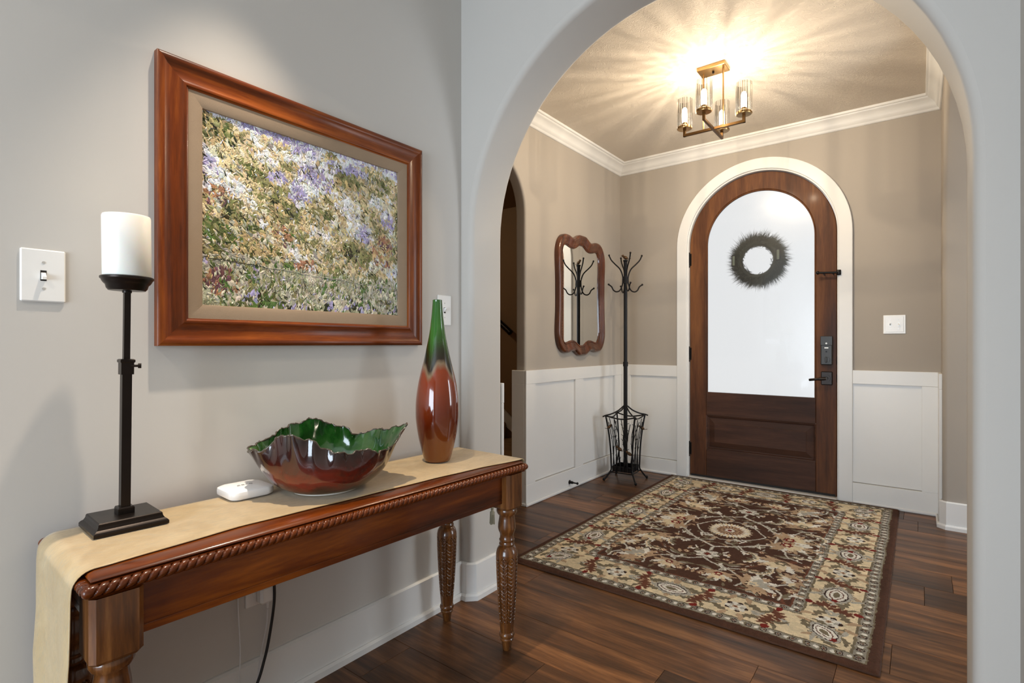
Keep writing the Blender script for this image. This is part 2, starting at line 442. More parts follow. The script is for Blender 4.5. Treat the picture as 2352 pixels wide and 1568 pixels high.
# floor slab and planks
fl = S('floor', MB().box((-2.6, -3.1, -0.06), (3.2, 4.60, -0.012)), M_dark, 'dark walnut plank floor of hall and entry', 'floor')
PW = 0.2195; y0 = 1.085 - 10 * PW
joints = {10: -1.476, 11: -1.030, 12: -0.687, 13: -0.440, 14: -0.226, 18: 0.017, 20: -0.62, 21: -1.42, 22: -0.80, 23: -0.007, 19: -1.10, 17: -0.85, 16: -1.71, 15: -1.30, 24: -1.3}
PL = 1.22; plank_cache = {}
def plank_mesh(L, wd):
    key = (round(L, 4), round(wd, 4))
    if key in plank_cache: return plank_cache[key]
    g = 0.0006; c = 0.0009; a, b = L / 2 - g, wd / 2 - g
    V = [(-a, -b, -0.012), (a, -b, -0.012), (a, b, -0.012), (-a, b, -0.012), (-a, -b, -c), (a, -b, -c), (a, b, -c), (-a, b, -c),
         (-a + c, -b + c, 0), (a - c, -b + c, 0), (a - c, b - c, 0), (-a + c, b - c, 0)]
    F = [(3, 2, 1, 0)] + [(i, (i + 1) % 4, 4 + (i + 1) % 4, 4 + i) for i in range(4)] + [(4 + i, 4 + (i + 1) % 4, 8 + (i + 1) % 4, 8 + i) for i in range(4)] + [(8, 9, 10, 11)]
    me = bpy.data.meshes.new('plank'); me.from_pydata(V, [], F); me.materials.append(M_plank); me.update()
    plank_cache[key] = me; return me
for i in range(0, 25):
    ya = y0 + i * PW; yb = ya + PW
    if ya < AB - 0.05: xa, xb = WL, WR
    else: xa, xb = -2.30, 2.95
    if i in (12, 13): xa, xb = WL if i == 12 else EL - 0.1, WR + 0.05 if i == 12 else 0.3
    if yb > YD + 0.09: yb = YD + 0.09
    j = joints.get(i, random.uniform(-1.4, -0.2))
    cuts = [xa, xb]; q = j
    while q > xa + 0.02:
        cuts.append(q); q -= PL
    q = j + PL
    while q < xb - 0.02:
        cuts.append(q); q += PL
    cuts = sorted(set(round(c_, 4) for c_ in cuts))
    for a, b in zip(cuts, cuts[1:]):
        o = bpy.data.objects.new('plank', plank_mesh(b - a, yb - ya)); C.objects.link(o)
        o.location = ((a + b) / 2, (ya + yb) / 2, 0.0); o.parent = fl

# hall walls, ceilings
S('wall_left', MB().box((WL - 0.12, -3.0, 0), (WL, AF + 0.02, CZ)), M_hall, 'grey painted hall wall behind the console table', 'wall')
S('wall_right', MB().box((WR, -0.9, 0), (WR + 0.12, AF + 0.02, CZ)), M_hall, 'narrow grey wall at the right edge beside the arch', 'wall')
S('wall_arch', opening_wall(WL, WR, CZ, AX, AR, AZ, AF, AB, 0.024, px_y), M_hall, 'grey wall with the wide rounded archway into the entry', 'wall', 40)
# flanks of the arch wall on the entry side
S('wall_arch_flank', MB().box((EL - 0.02, AF + 0.03, 0), (WL + 0.004, AB, CZ)), M_entry, 'entry side of the arch wall left of the archway', 'wall')
S('ceiling_hall', MB().box((WL - 0.12, -3.0, CZ), (3.2, AB, CZ + 0.1)), M_ceil_h, 'plain white hall ceiling', 'ceiling')
S('ceiling_entry', MB().box((EL - 0.04, AB, CZ), (ER + 0.10, YD + 0.14, CZ + 0.1)), M_ceil, 'stomp textured cream ceiling of the entry', 'ceiling')
# entry walls
S('wall_entry_left', opening_wall(AB, YD + 0.14, CZ, 2.55, 0.378, 2.0, EL, EL - 0.085, 0.018, px_x), M_entry, 'taupe entry wall with a narrow arched doorway to the stairs', 'wall', 40)
S('wall_entry_right', opening_wall(AB, YD + 0.14, CZ, 3.08, 1.02, 1.66, ER, ER + 0.20, 0.024, px_x), M_entry, 'taupe entry wall with an arched opening on the right', 'wall', 40)
S('wall_door', opening_wall(EL - 0.1, ER + 0.2, CZ, DX, 0.545, DZ, YD, YD + 0.14, 0.0, px_y), M_entry, 'taupe wall around the arched front door', 'wall', 40)

# room behind the camera (source of daylight) and side room
bw = MB()
bw.box((WL - 0.12, -3.12, 0), (-1.35, -3.0, CZ)).box((0.65, -3.12, 0), (3.2, -3.0, CZ)).box((-1.35, -3.12, 0), (0.65, -3.0, 0.15)).box((-1.35, -3.12, 1.9), (0.65, -3.0, CZ))
S('wall_back', bw, M_hall, 'grey wall of the room behind with a tall window', 'wall')
wf = MB()
for x in (-1.35, -0.37, 0.61): wf.box((x, -3.09, 0.15), (x + 0.04, -3.03, 1.9))
for z in (0.15, 1.0, 1.86): wf.box((-1.35, -3.088, z), (0.65, -3.032, z + 0.04))
S('window_1', wf, M_white, 'white framed window of the room behind', 'window')
S('wall_back_right', MB().box((3.0, -3.0, 0), (3.2, AB, CZ)), M_hall, 'far grey wall of the room behind', 'wall')
S('wall_side_room', MB().box((2.95, AB, 0), (3.2, YD + 0.2, CZ)).box((ER + 0.20, YD + 0.02, 0), (3.0, YD + 0.14, CZ)).box((ER + 0.06, AB - 0.1, 0), (3.0, AB, CZ)), M_entry, 'taupe walls of the side room beyond the right opening', 'wall')
S('ceiling_side_room', MB().box((ER + 0.10, AB, CZ), (3.2, YD + 0.2, CZ + 0.1)), M_ceil_h, 'white ceiling of the side room', 'ceiling')

# baseboards of the hall: board with thin cap line and shoe
BH = 0.158
def baseboard(name, path, inn, label, closed=False, h=BH):
    """path = floor polyline at the wall face; inn = function giving offset direction per segment via miter"""
    P = [Vector((p[0], p[1])) for p in path]; n = len(P)
    prof = [(0, h), (0.006, h), (0.015, h - 0.006), (0.015, 0.028), (0.020, 0.028), (0.027, 0.020), (0.027, 0.0), (0, 0)]
    rows = []
    for i in range(n):
        ds = []
        if i > 0: ds.append((P[i] - P[i - 1]).normalized())
        if i < n - 1: ds.append((P[i + 1] - P[i]).normalized())
        ns = [Vector((d.y, -d.x)) * inn for d in ds]
        if len(ns) == 2:
            m = (ns[0] + ns[1]); m = m.normalized() / max(0.2, m.normalized().dot(ns[0]))
        else: m = ns[0]
        rows.append([(P[i].x + m.x * o, P[i].y + m.y * o, z) for o, z in prof])
    mb = MB().grid(rows, closed_v=True)
    k = len(prof); mb.F += [tuple(range(k - 1, -1, -1)), tuple(range((n - 1) * k, n * k))]; mb.M += [0, 0]
    return S(name, mb, M_white, label, 'baseboard')
baseboard('baseboard_left', [(WL, -3.0), (WL, AF), (AX - AR - 0.022, AF), (AX - AR, AF + 0.022), (AX - AR, AB - 0.02)], 1, 'tall white baseboard running along the hall wall and round the arch foot')
baseboard('baseboard_right', [(WR, -0.9), (WR, AF), (AX + AR + 0.022, AF), (AX + AR, AF + 0.022), (AX + AR, AB - 0.02)], -1, 'white baseboard at the right foot of the arch')

# wainscot: each side a trim object with panels, rails, stiles, cap
def wains(name, label, pieces):
    e = empty(name, (0, 0, 0), 0, label, 'wainscot', kind='structure')
    for nm, a, b, bev in pieces:
        MB().box(a, b, bev).build(nm, M_white, e)
    return e
e_ = 0.002
# left entry wall: plane x=EL, panel face +8 mm, frame face +20 mm
xl0, xp, xf_ = EL, EL + 0.005, EL + 0.020
y_e = 2.908   # outer end (jamb face of doorway)
Lp = [('panel', (xl0, 3.018, 0.15), (xp, 3.56, 0.832), 0), ('panel', (xl0, 3.681, 0.15), (xp, 4.228, 0.832), 0),
      ('stile', (xl0, y_e, 0.145), (xf_, 3.018, 0.832), e_), ('stile', (xl0, 3.56, 0.145), (xf_, 3.681, 0.832), e_), ('stile', (xl0, 4.228, 0.145), (xf_, YD, 0.832), e_),
      ('bottom_rail', (xl0, y_e, 0.0), (xf_, YD, 0.145), e_), ('cap_rail', (xl0, y_e, 0.832), (xf_ + 0.001, YD, 0.926), e_),
      ('shoe_molding', (xf_, y_e - 0.012, 0.0), (xf_ + 0.014, YD, 0.022), 0.006),
      ('jamb_panel', (EL - 0.105, y_e, 0.145), (xl0, y_e + 0.02, 0.832), e_), ('jamb_cap', (EL - 0.105, y_e, 0.832), (xl0, y_e + 0.022, 0.926), e_),
      ('jamb_base', (EL - 0.105, y_e, 0.0), (xl0, y_e + 0.02, 0.145), e_), ('shoe_molding', (EL - 0.105, y_e - 0.012, 0), (xf_, y_e, 0.022), 0.005)]
wains('trim_1', 'white panelled wainscot below the mirror on the left entry wall', Lp)
yp, yf = YD - 0.004, YD - 0.018
cl, crr = DX - 0.622, DX + 0.622
wains('trim_2', 'white panelled wainscot left of the front door', [
    ('panel', (-2.033, YD, 0.13), (cl, yp, 0.832), 0), ('stile', (EL + 0.02, YD, 0.125), (-2.033, yf, 0.832), e_),
    ('bottom_rail', (EL + 0.02, YD, 0), (cl, yf, 0.125), e_), ('cap_rail', (EL + 0.02, YD, 0.832), (cl, yf - 0.001, 0.926), e_),
    ('shoe_molding', (EL + 0.034, yf - 0.014, 0), (cl, yf, 0.022), 0.006)])
wains('trim_3', 'white panelled wainscot right of the front door', [
    ('panel', (crr, YD, 0.15), (0.012, yp, 0.832), 0), ('stile', (0.012, YD, 0.145), (ER, yf, 0.832), e_),
    ('bottom_rail', (crr, YD, 0), (ER, yf, 0.145), e_), ('cap_rail', (crr, YD, 0.832), (ER, yf - 0.001, 0.926), e_),
    ('shoe_molding', (crr, yf - 0.014, 0), (ER - 0.02, yf, 0.022), 0.006)])
wains('trim_4', 'narrow white wainscot return at the corner right of the door', [
    ('stile', (ER, 4.145, 0.165), (ER - 0.016, YD - 0.018, 0.832), e_), ('cap_rail', (ER, 4.145, 0.832), (ER - 0.017, YD - 0.018, 0.926), e_),
    ('bottom_rail', (ER, 4.145, 0), (ER - 0.016, YD - 0.018, 0.165), e_), ('shoe_molding', (ER - 0.028, 4.135, 0), (ER - 0.016, YD - 0.03, 0.022), 0.005)])
baseboard('baseboard_side', [(ER, 4.145), (ER, 4.120), (ER + 0.022, 4.10), (ER + 0.20, 4.10)], 1, 'white baseboard around the foot of the right hand jamb', h=0.165)
wains('trim_5', 'white wainscot on the back of the arch wall beside the stairs doorway', [
    ('cap_rail', (EL + 0.02, AB, 0.832), (AX - AR - 0.002, AB + 0.018, 0.926), e_), ('panel', (EL + 0.02, AB, 0.145), (AX - AR - 0.002, AB + 0.016, 0.832), e_), ('bottom_rail', (EL + 0.02, AB, 0), (AX - AR - 0.002, AB + 0.018, 0.145), e_)])

# crown moulding swept around the entry
cp = [(0, -0.100), (0.004, -0.100), (0.010, -0.096), (0.012, -0.086), (0.016, -0.082), (0.022, -0.078), (0.028, -0.060), (0.040, -0.042), (0.058, -0.030), (0.066, -0.026), (0.068, -0.018), (0.078, -0.014), (0.080, -0.002), (0.080, 0.0)]
ring = [(EL, AB), (EL, YD), (ER, YD), (ER, AB)]
rows = []
for (x, y), (sx, sy) in zip(ring, [(1, 1), (1, -1), (-1, -1), (-1, 1)]):
    rows.append([(x + sx * o, y + sy * o, CZ + z) for o, z in cp])
for n_, (i, j), lb in (('trim_6', (0, 1), 'white crown molding above the left entry wall'), ('trim_7', (1, 2), 'white crown molding above the front door wall'), ('trim_8', (2, 3), 'white crown molding above the right entry wall'), ('trim_9', (3, 0), 'white crown molding over the back of the arch')):
    S(n_, MB().grid([rows[i], rows[j]]), M_white, lb, 'crown molding', 50)

# door casing (arched band)
def arch_band(cx, sp, ri, ro, ya, yb, zb=0.0, seg=48, bev=0.003):
    path = [(-1, zb, -1, 0)] + [(math.cos(math.pi - math.pi * k / seg), None, math.cos(math.pi - math.pi * k / seg), math.sin(math.pi - math.pi * k / seg)) for k in range(seg + 1)] + [(1, zb, 1, 0)]
    prof = [(ri, yb), (ri, ya + bev), (ri + bev, ya), (ro - bev, ya), (ro, ya + bev), (ro, yb)]
    rws = []
    for c_, zb_, nx, nz in path:
        rws.append([(cx + nx * r_, y_, zb_ if zb_ is not None else sp + nz * r_) for r_, y_ in prof])
    mb = MB().grid(rws, closed_v=True); k = len(prof); n = len(rws)
    mb.F += [tuple(range(k - 1, -1, -1)), tuple(range((n - 1) * k, n * k))]; mb.M += [0, 0]
    return mb
S('trim_10', arch_band(DX, DZ, 0.538, 0.622, YD - 0.022, YD), M_white, 'wide cream arched casing around the front door', 'door casing', 40)
S('trim_11', arch_band(DX, DZ, 0.5285, 0.5455, YD - 0.004, YD + 0.125), M_white, 'cream jamb lining inside the door casing', 'door jamb', 40)
S('trim_12', MB().box((DX - 0.5285, YD - 0.025, 0), (DX + 0.5285, YD + 0.12, 0.016), 0.004), M_thresh, 'pale threshold under the front door', 'threshold')

# ---- stairwell beyond the left doorway
st_ = empty('staircase', (-4.3, 4.6, 0), 0, 'carpeted stairs with dark handrail beyond the narrow doorway', 'stairs')
for i in range(5):
    MB().box((-3.86 - 0.27 * (i + 1), 3.9, 0.0), (-3.86 - 0.27 * i, 4.9, 0.19 * (i + 1)), 0.015).build('step', M_carpet, st_)
sk = MB()
sk.add([(-3.66, 4.93, 0), (-3.66, 4.93, 0.14), (-5.3, 4.93, 1.36), (-5.3, 4.93, 1.0), (-3.66, 4.905, 0), (-3.66, 4.905, 0.14), (-5.3, 4.905, 1.36), (-5.3, 4.905, 1.0)],
       [(0, 1, 2, 3), (7, 6, 5, 4), (0, 4, 5, 1), (1, 5, 6, 2), (2, 6, 7, 3), (3, 7, 4, 0)])
sk.build('skirt_board', M_white, st_)
MB().tube([(-3.76, 4.85, 1.235), (-3.79, 4.85, 1.262), (-5.3, 4.85, 2.38)], 0.034, 10).build('handrail', M_bronze, st_, 60)
MB().tube([(-3.90, 4.85, 1.33), (-3.90, 4.90, 1.29), (-3.90, 4.94, 1.29)], 0.012, 8).build('rail_bracket', M_bronze, st_, 60)
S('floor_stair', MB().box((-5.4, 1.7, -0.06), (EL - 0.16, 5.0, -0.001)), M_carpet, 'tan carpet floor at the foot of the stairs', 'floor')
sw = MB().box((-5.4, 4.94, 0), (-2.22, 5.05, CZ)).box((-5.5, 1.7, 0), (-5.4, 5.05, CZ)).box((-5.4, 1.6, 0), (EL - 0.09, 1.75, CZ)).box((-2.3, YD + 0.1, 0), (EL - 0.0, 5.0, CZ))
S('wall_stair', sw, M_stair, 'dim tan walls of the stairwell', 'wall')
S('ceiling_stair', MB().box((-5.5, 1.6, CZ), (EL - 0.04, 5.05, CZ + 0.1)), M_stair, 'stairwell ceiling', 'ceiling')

sl = empty('stair_fill_light', (-4.4, 3.2, CZ), 0, 'unseen round fill light added to brighten the stairwell', 'ceiling light')  # unseen fill light, added to lift the dark stairwell
MB().lathe([(0.09, 0.0), (0.09, -0.02), (0.07, -0.05), (0.03, -0.065), (0.001, -0.068)], (0, 0, 0), 28, cap=False).build('fill_light_dome', M_bulb, sl, 60, local=True)
lamp('stair_fill_lamp', 'POINT', (0, 0, -0.10), 6.0, (1.0, 0.78, 0.5), parent=sl, shadow_soft_size=0.05)
# ---- front door
yd0, yd1 = YD + 0.020, YD + 0.066      # leaf faces
dr = empty('door_1', (DX, YD + 0.04, 0.018), 0, 'arched mahogany front door with tall frosted glass pane', 'door', kind='structure')
DRo, DRi = 0.524, 0.392
fr = arch_band(DX, DZ, DRi, DRo, yd0, yd1, zb=0.02, bev=0.004)
fr.build('arched_stile', M_door, dr, 40)
MB().box((DX - DRi, yd0, 0.525), (DX + DRi, yd1, 0.714), 0.003).build('lock_rail', M_door_h, dr)
MB().box((DX - DRi, yd0, 0.02), (DX + DRi, yd1, 0.248), 0.003).build('bottom_rail', M_door_h, dr)
pn = MB(); g0 = (DX - DRi, 0.248, DX + DRi, 0.525)
def rect_loop(x0, z0, x1, z1, y): return [(x0, y, z0), (x1, y, z0), (x1, y, z1), (x0, y, z1)]
lv = [(0, yd0 + 0.004), (0.008, yd0 + 0.006), (0.014, yd0 + 0.016), (0.020, yd0 + 0.017), (0.060, yd0 + 0.006), (0.064, yd0 + 0.003)]
rws = [rect_loop(g0[0] + o, g0[1] + o, g0[2] - o, g0[3] - o, y) for o, y in lv]
pn.grid(rws, closed_v=True); n_ = len(pn.V); pn.F.append((n_ - 4, n_ - 3, n_ - 2, n_ - 1)); pn.M.append(0)
pn.build('raised_panel', M_door_h, dr)
MB().box((DX - 0.515, yd0 - 0.004, 0.0205), (DX + 0.515, yd0 + 0.0, 0.034)).build('door_sweep', M_dark, dr)
# pane
def arch_pane(r, y, zb, seg=40):
    P = [(DX - r, y, zb), (DX + r, y, zb)]
    P += [(DX + r * math.cos(math.pi * k / seg), y, DZ + r * math.sin(math.pi * k / seg)) for k in range(seg + 1)]
    return P
yg = yd0 + 0.020
A_, B_ = arch_pane(DRi + 0.004, yg, 0.710), arch_pane(DRi + 0.004, yg + 0.006, 0.710)
k = len(A_)
V = A_ + B_; F = [tuple(range(k)), tuple(range(2 * k - 1, k - 1, -1))] + [(i, k + i, k + (i + 1) % k, (i + 1) % k) for i in range(k)]
pane = obj('glass_pane', V, F, M_frost, dr); pane['label'] = 'white frosted glass pane'
arch_band(DX, DZ, DRi - 0.009, DRi, yd0 + 0.003, yd0 + 0.02, zb=0.714).build('glazing_bead', M_door, dr, 40)
for z in (1.808, 1.026, 0.241):
    hb = MB().tube([(DX - DRo - 0.006, yd0 - 0.008, z - 0.05), (DX - DRo - 0.006, yd0 - 0.008, z + 0.05)], 0.0075, 10)
    for q in (-0.06, 0.055): hb.ball((DX - DRo - 0.006, yd0 - 0.008, z + q * 0.98), 0.008, 8, 6)
    hb.box((DX - DRo - 0.004, yd0 - 0.003, z - 0.05), (DX - DRo + 0.012, yd0, z + 0.05))
    hb.build('hinge', M_black, dr, 60)
lk = DX + DRo - 0.062
db = MB().box((lk - 0.037, yd0 - 0.022, 0.957), (lk + 0.037, yd0, 1.164), 0.006).build('deadbolt_plate', M_lockgrey, dr)
MB().box((lk - 0.037, yd0 - 0.026, 1.098), (lk + 0.037, yd0 - 0.021, 1.164), 0.003).build('battery_cover', M_lockgrey, db)
MB().box((lk - 0.012, yd0 - 0.0235, 1.076), (lk + 0.012, yd0 - 0.0215, 1.084)).build('logo_bar', M_plate, db)
MB().tube([(lk, yd0 - 0.0265, 1.112), (lk, yd0 - 0.028, 1.112)], 0.006, 10).build('button', M_plate, db)
MB().tube([(lk, yd0 - 0.021, 1.053), (lk, yd0 - 0.0235, 1.053)], 0.006, 10).build('sensor', M_black, db)
tn = MB().tube([(lk, yd0 - 0.02, 0.995), (lk, yd0 - 0.032, 0.995)], 0.022, 20).box((lk - 0.006, yd0 - 0.046, 0.975), (lk + 0.006, yd0 - 0.03, 1.015), 0.003)
tn.build('thumb_turn', M_lockgrey, db, 40)
hp = MB().box((lk - 0.036, yd0 - 0.012, 0.813), (lk + 0.036, yd0, 0.910), 0.005).build('handle_plate', M_bronze, dr)
MB().tube([(lk, yd0 - 0.01, 0.861), (lk, yd0 - 0.022, 0.861)], 0.025, 20).tube([(lk, yd0 - 0.02, 0.861), (lk, yd0 - 0.05, 0.861)], 0.011, 12).tube(bez([(lk, yd0 - 0.05, 0.861), (lk - 0.03, yd0 - 0.052, 0.858), (lk - 0.07, yd0 - 0.054, 0.853), (lk - 0.105, yd0 - 0.05, 0.848)], 6), [0.011] * 9 + [0.009] * 10, 10).build('lever_handle', M_bronze, hp, 60)
for z in (0.99, 0.862):
    MB().box((DX + DRo - 0.003, yd0 - 0.002, z - 0.03), (DX + DRo + 0.004, yd0 + 0.03, z + 0.03), 0.003).build('latch_face', M_black, dr)
sb = MB().tube([(DX + DRo + 0.02, YD - 0.026, 1.611), (DX + DRo - 0.11, YD - 0.030, 1.618)], 0.0075, 10).ball((DX + DRo - 0.113, YD - 0.030, 1.618), 0.013, 12, 8)
sb.box((DX + DRo + 0.002, YD - 0.034, 1.592), (DX + DRo + 0.03, YD - 0.022, 1.630), 0.003)
for q in (-0.075, -0.02): sb.tube([(DX + DRo + q, YD - 0.024, 1.606), (DX + DRo + q, yd0, 1.606)], 0.005, 8)
sb.build('swing_bar_guard', M_black, dr, 50)

# wreath hung on the outside of the pane
wc = Vector((-1.005, yg + 0.05, 1.765))
wr = empty('wreath', (wc.x, wc.y, wc.z - 0.19), 0, 'evergreen wreath hanging outside behind the frosted glass', 'wreath')
MB().tube([(wc.x + 0.132 * math.cos(a), wc.y, wc.z + 0.132 * math.sin(a)) for a in [2 * math.pi * k / 36 for k in range(36)]], 0.022, 8, closed=True).build('ring', M_needle, wr, 60)
nd = MB(); r2 = random.Random(5)
for i in range(4200):
    a = r2.uniform(0, 2 * math.pi); rr = 0.136 + r2.gauss(0, 0.012)
    b = a - 0.8 + r2.gauss(0, 0.5); L = r2.uniform(0.05, 0.115)
    p = Vector((wc.x + rr * math.cos(a), wc.y + r2.uniform(-0.018, 0.03), wc.z + rr * math.sin(a)))
    d = Vector((math.cos(b), r2.gauss(0.05, 0.30), math.sin(b))) * L
    if p.y + d.y < yg + 0.010: d.y = yg + 0.010 - p.y
    s_ = Vector((-math.sin(b), 0.2, math.cos(b))) * 0.0022; s2 = Vector((0, 0.0022, 0))
    nd.add([p + s_, p - s_, p + s2, p + d], [(0, 1, 3), (1, 2, 3), (2, 0, 3), (0, 2, 1)])
tag(nd.build('needles', M_needle, wr), kind='stuff')
for sx, dz in ((-0.170, -0.004), (0.152, 0.014)):
    MB().box((-1.005 + sx - 0.016, yg + 0.0065, 1.775 + dz - 0.045), (-1.005 + sx + 0.016, yg + 0.011, 1.775 + dz + 0.045), 0.002).build('mounting_pad', M_black, wr)
    MB().box((-1.005 + sx - 0.009, yg + 0.0063, 1.775 + dz - 0.037), (-1.005 + sx + 0.009, yg + 0.0068, 1.775 + dz + 0.037)).build('mounting_pad', M_pad, wr)
S('ground', MB().box((-4, YD + 0.16, -0.25), (3, YD + 6, -0.15)), M_concrete, 'pale concrete porch outside the door', 'porch')

# ================================================================== CONSOLE TABLE
TC = (-1.3656, 0.939, 0.0); TRZ = R(-2.0)
HL, HD, TZ = 0.6515, 0.200, 0.680
tb = empty('console_table', TC, TRZ, 'narrow brown wooden console table with carved legs and rope-edged top', 'table')
def ring_sweep(hx, hy, prof):
    """prof [(outset, z)] round a rectangle with mitred corners"""
    mb = MB()
    rws = [[(sx * (hx + o), sy * (hy + o), z) for sx, sy in ((1, -1), (1, 1), (-1, 1), (-1, -1))] for o, z in prof]
    mb.grid(rws, closed_v=True); return mb
tp = ring_sweep(HD, HL, [(-0.06, 0.640), (-0.010, 0.640), (-0.010, 0.668), (-0.018, 0.668), (-0.014, 0.672), (-0.018, 0.677), (-0.026, 0.680), (-0.05, 0.680)])
n_ = len(tp.V); tp.F.append((n_ - 4, n_ - 3, n_ - 2, n_ - 1)); tp.M.append(0); tp.F.append((3, 2, 1, 0)); tp.M.append(0)
top = tp.build('tabletop', M_table, tb, 35, local=True)
# rope moulding with real twist grooves
def rope(p0, p1, r, pitch):
    P0, P1 = Vector(p0), Vector(p1); L = (P1 - P0).length; d = (P1 - P0) / L
    u = Vector((0, 0, 1)); v_ = d.cross(u); n = int(L / pitch * 12); seg = 18; rws = []
    for i in range(n + 1):
        s_ = L * i / n; row = []
        for k in range(seg):
            a = 2 * math.pi * k / seg
            ph = (s_ / pitch + a / (2 * math.pi) * 2.0) % 1.0
            q = abs(ph - 0.5) * 2
            rad = r * (1.03 - 0.10 * q * q - 0.42 * max(0, (q - 0.76) / 0.24))
            row.append(P0 + d * s_ + (u * math.cos(a) + v_ * math.sin(a)) * rad)
        rws.append(row)
    return MB().grid(rws, closed_v=True)
RZ = 0.657; ro = 0.0115; hx, hy = HD - ro * 0.8, HL - ro * 0.8
for a, b in (((hx, -hy, RZ), (hx, hy, RZ)), ((hx, hy, RZ), (-hx, hy, RZ)), ((-hx, hy, RZ), (-hx, -hy, RZ)), ((-hx, -hy, RZ), (hx, -hy, RZ))):
    mb = rope(a, b, ro, 0.0168); mb.ball(b, ro, 10, 6)
    mb.build('rope_molding', M_table, top, 60, local=True)
LX, LY = 0.1575, 0.577
def apron(n, a, b, ax):
    mb = MB(); (x0, y0_), (x1, y1_) = a, b
    mb.box((x0, y0_, 0.558), (x1, y1_, 0.642)); mb.box((x0, y0_, 0.540), (x1, y1_, 0.5555), 0.001)
    s_ = 0.0022
    if ax == 'y': mb.box((x0 + s_, y0_, 0.553), (x1 - s_, y1_, 0.560))
    else: mb.box((x0, y0_ + s_, 0.553), (x1, y1_ - s_, 0.560))
    return mb.build(n, M_table, tb, local=True)
apron('apron', (LX - 0.006, -LY - 0.005), (LX + 0.014, LY - 0.03), 'y'); apron('apron', (-LX - 0.014, -LY - 0.005), (-LX + 0.006, LY - 0.03), 'y')
apron('apron', (-LX + 0.03, LY - 0.006), (LX - 0.03, LY + 0.014), 'x'); apron('apron', (-LX + 0.03, -LY - 0.036), (LX - 0.03, -LY - 0.016), 'x')
# turned and carved leg
def leg_mesh():
    mb = MB()
    prof = [(0.013, 0.0), (0.015, 0.002), (0.0195, 0.033), (0.021, 0.036), (0.024, 0.038), (0.0255, 0.043), (0.023, 0.047), (0.0265, 0.051), (0.0285, 0.058), (0.0265, 0.065), (0.0235, 0.068), (0.0245, 0.075)]
    upper = [(0.0392, 0.352), (0.036, 0.366), (0.030, 0.376), (0.026, 0.379), (0.0275, 0.382), (0.0285, 0.386), (0.0265, 0.390), (0.0255, 0.394), (0.0275, 0.398), (0.028, 0.402), (0.025, 0.407), (0.0245, 0.418), (0.026, 0.424), (0.0275, 0.428), (0.0305, 0.434), (0.0325, 0.445), (0.0315, 0.46), (0.0285, 0.478), (0.0275, 0.488), (0.029, 0.492), (0.0335, 0.494), (0.0375, 0.502), (0.038, 0.509), (0.036, 0.516), (0.033, 0.519), (0.033, 0.522)]
    seg = 160; rws = []
    for r_, z in prof: rws.append([(r_ * math.cos(2 * math.pi * k / seg), r_ * math.sin(2 * math.pi * k / seg), z) for k in range(seg)])
    nz = 230; za, zb_ = 0.078, 0.350
    for i in range(nz + 1):
        z = za + (zb_ - za) * i / nz; tt = i / nz
        r0 = 0.0245 + (0.0395 - 0.0245) * (1 - (1 - tt) ** 1.7)
        row = []
        for k in range(seg):
            a = 2 * math.pi * k / seg; u_ = (a / (2 * math.pi) * 8) % 1.0 - 0.5
            dpt = 0.0
            if tt > 0.10 and tt < 0.97:
                edge = abs(u_)
                tip = max(0.0, (tt - 0.90) / 0.07)
                lim = 0.47 * (1 - 0.8 * tip ** 2)
                if edge > lim - 0.045 and edge < lim + 0.03: dpt = 0.0026
                elif edge < lim - 0.03:
                    ph = ((z - edge * 0.024) / 0.0135) % 1.0
                    if edge < 0.045: dpt = 0.0022
                    elif ph < 0.34: dpt = 0.0030 * (1 - abs(ph - .17) / .17 * .7)
            r_ = r0 - dpt; row.append((r_ * math.cos(a), r_ * math.sin(a), z))
        rws.append(row)
    for r_, z in upper: rws.append([(r_ * math.cos(2 * math.pi * k / seg), r_ * math.sin(2 * math.pi * k / seg), z) for k in range(seg)])
    mb.grid(rws, closed_v=True)
    mb.F.append(tuple(range(seg - 1, -1, -1))); mb.M.append(0)
    return mb
lm = leg_mesh(); leg0 = None
for sx, sy in ((1, 1), (1, -1), (-1, 1), (-1, -1)):
    if leg0 is None:
        leg0 = lm.build('leg', M_leg, tb, 38, local=True); l_ = leg0
    else:
        l_ = leg0.copy(); C.objects.link(l_); l_.parent = tb
    l_.location = (sx * LX, sy * LY - (0.022 if sy < 0 else 0), 0)
    bk = MB(); h = 0.0455; ch = 0.010
    oc = [(h, -h + ch), (h, h - ch), (h - ch, h), (-h + ch, h), (-h, h - ch), (-h, -h + ch), (-h + ch, -h), (h - ch, -h)]
    oc = [(x * 0.94, y * 0.94) for x, y in oc]
    bk.grid([[(x * 0.9, y * 0.9, 0.518) for x, y in oc], [(x, y, 0.524) for x, y in oc], [(x, y, 0.643) for x, y in oc]], closed_v=True)
    bk.F.append(tuple(range(7, -1, -1))); bk.M.append(0)
    bk.build('leg_block', M_leg, l_, local=True)

# runner: lies on the top and hangs over both ends in a point with a tassel
ru = empty('table_runner', (TC[0], TC[1], TZ), TRZ, 'ivory damask runner draped over the console table with a hanging end', 'table runner')
def fr_edge(s):   # s local y: front edge inset
    xs = [(-0.70, 0.050), (-0.60, 0.055), (-0.34, 0.082), (0.25, 0.062), (0.45, 0.048), (0.62, 0.022), (0.75, 0.022)]
    for (a, va), (b, vb) in zip(xs, xs[1:]):
        if a <= s <= b: return HD - (va + (vb - va) * (s - a) / (b - a)) - 0.003 * math.sin(s * 31) * 0.3
    return HD - 0.05
rws = []
Rr = 0.036; Hl = HL - 0.028
path = []   # (y, z, s)
drop = 0.60
for i in range(40):
    q = 1 - i / 40; path.append((-HL - 0.009, TZ + 0.004 - Rr - drop * q, -1 - q))
for i in range(9):
    a = math.pi / 2 * i / 8; path.append((-Hl - Rr * math.cos(a), TZ + 0.004 - Rr + Rr * math.sin(a), -1))
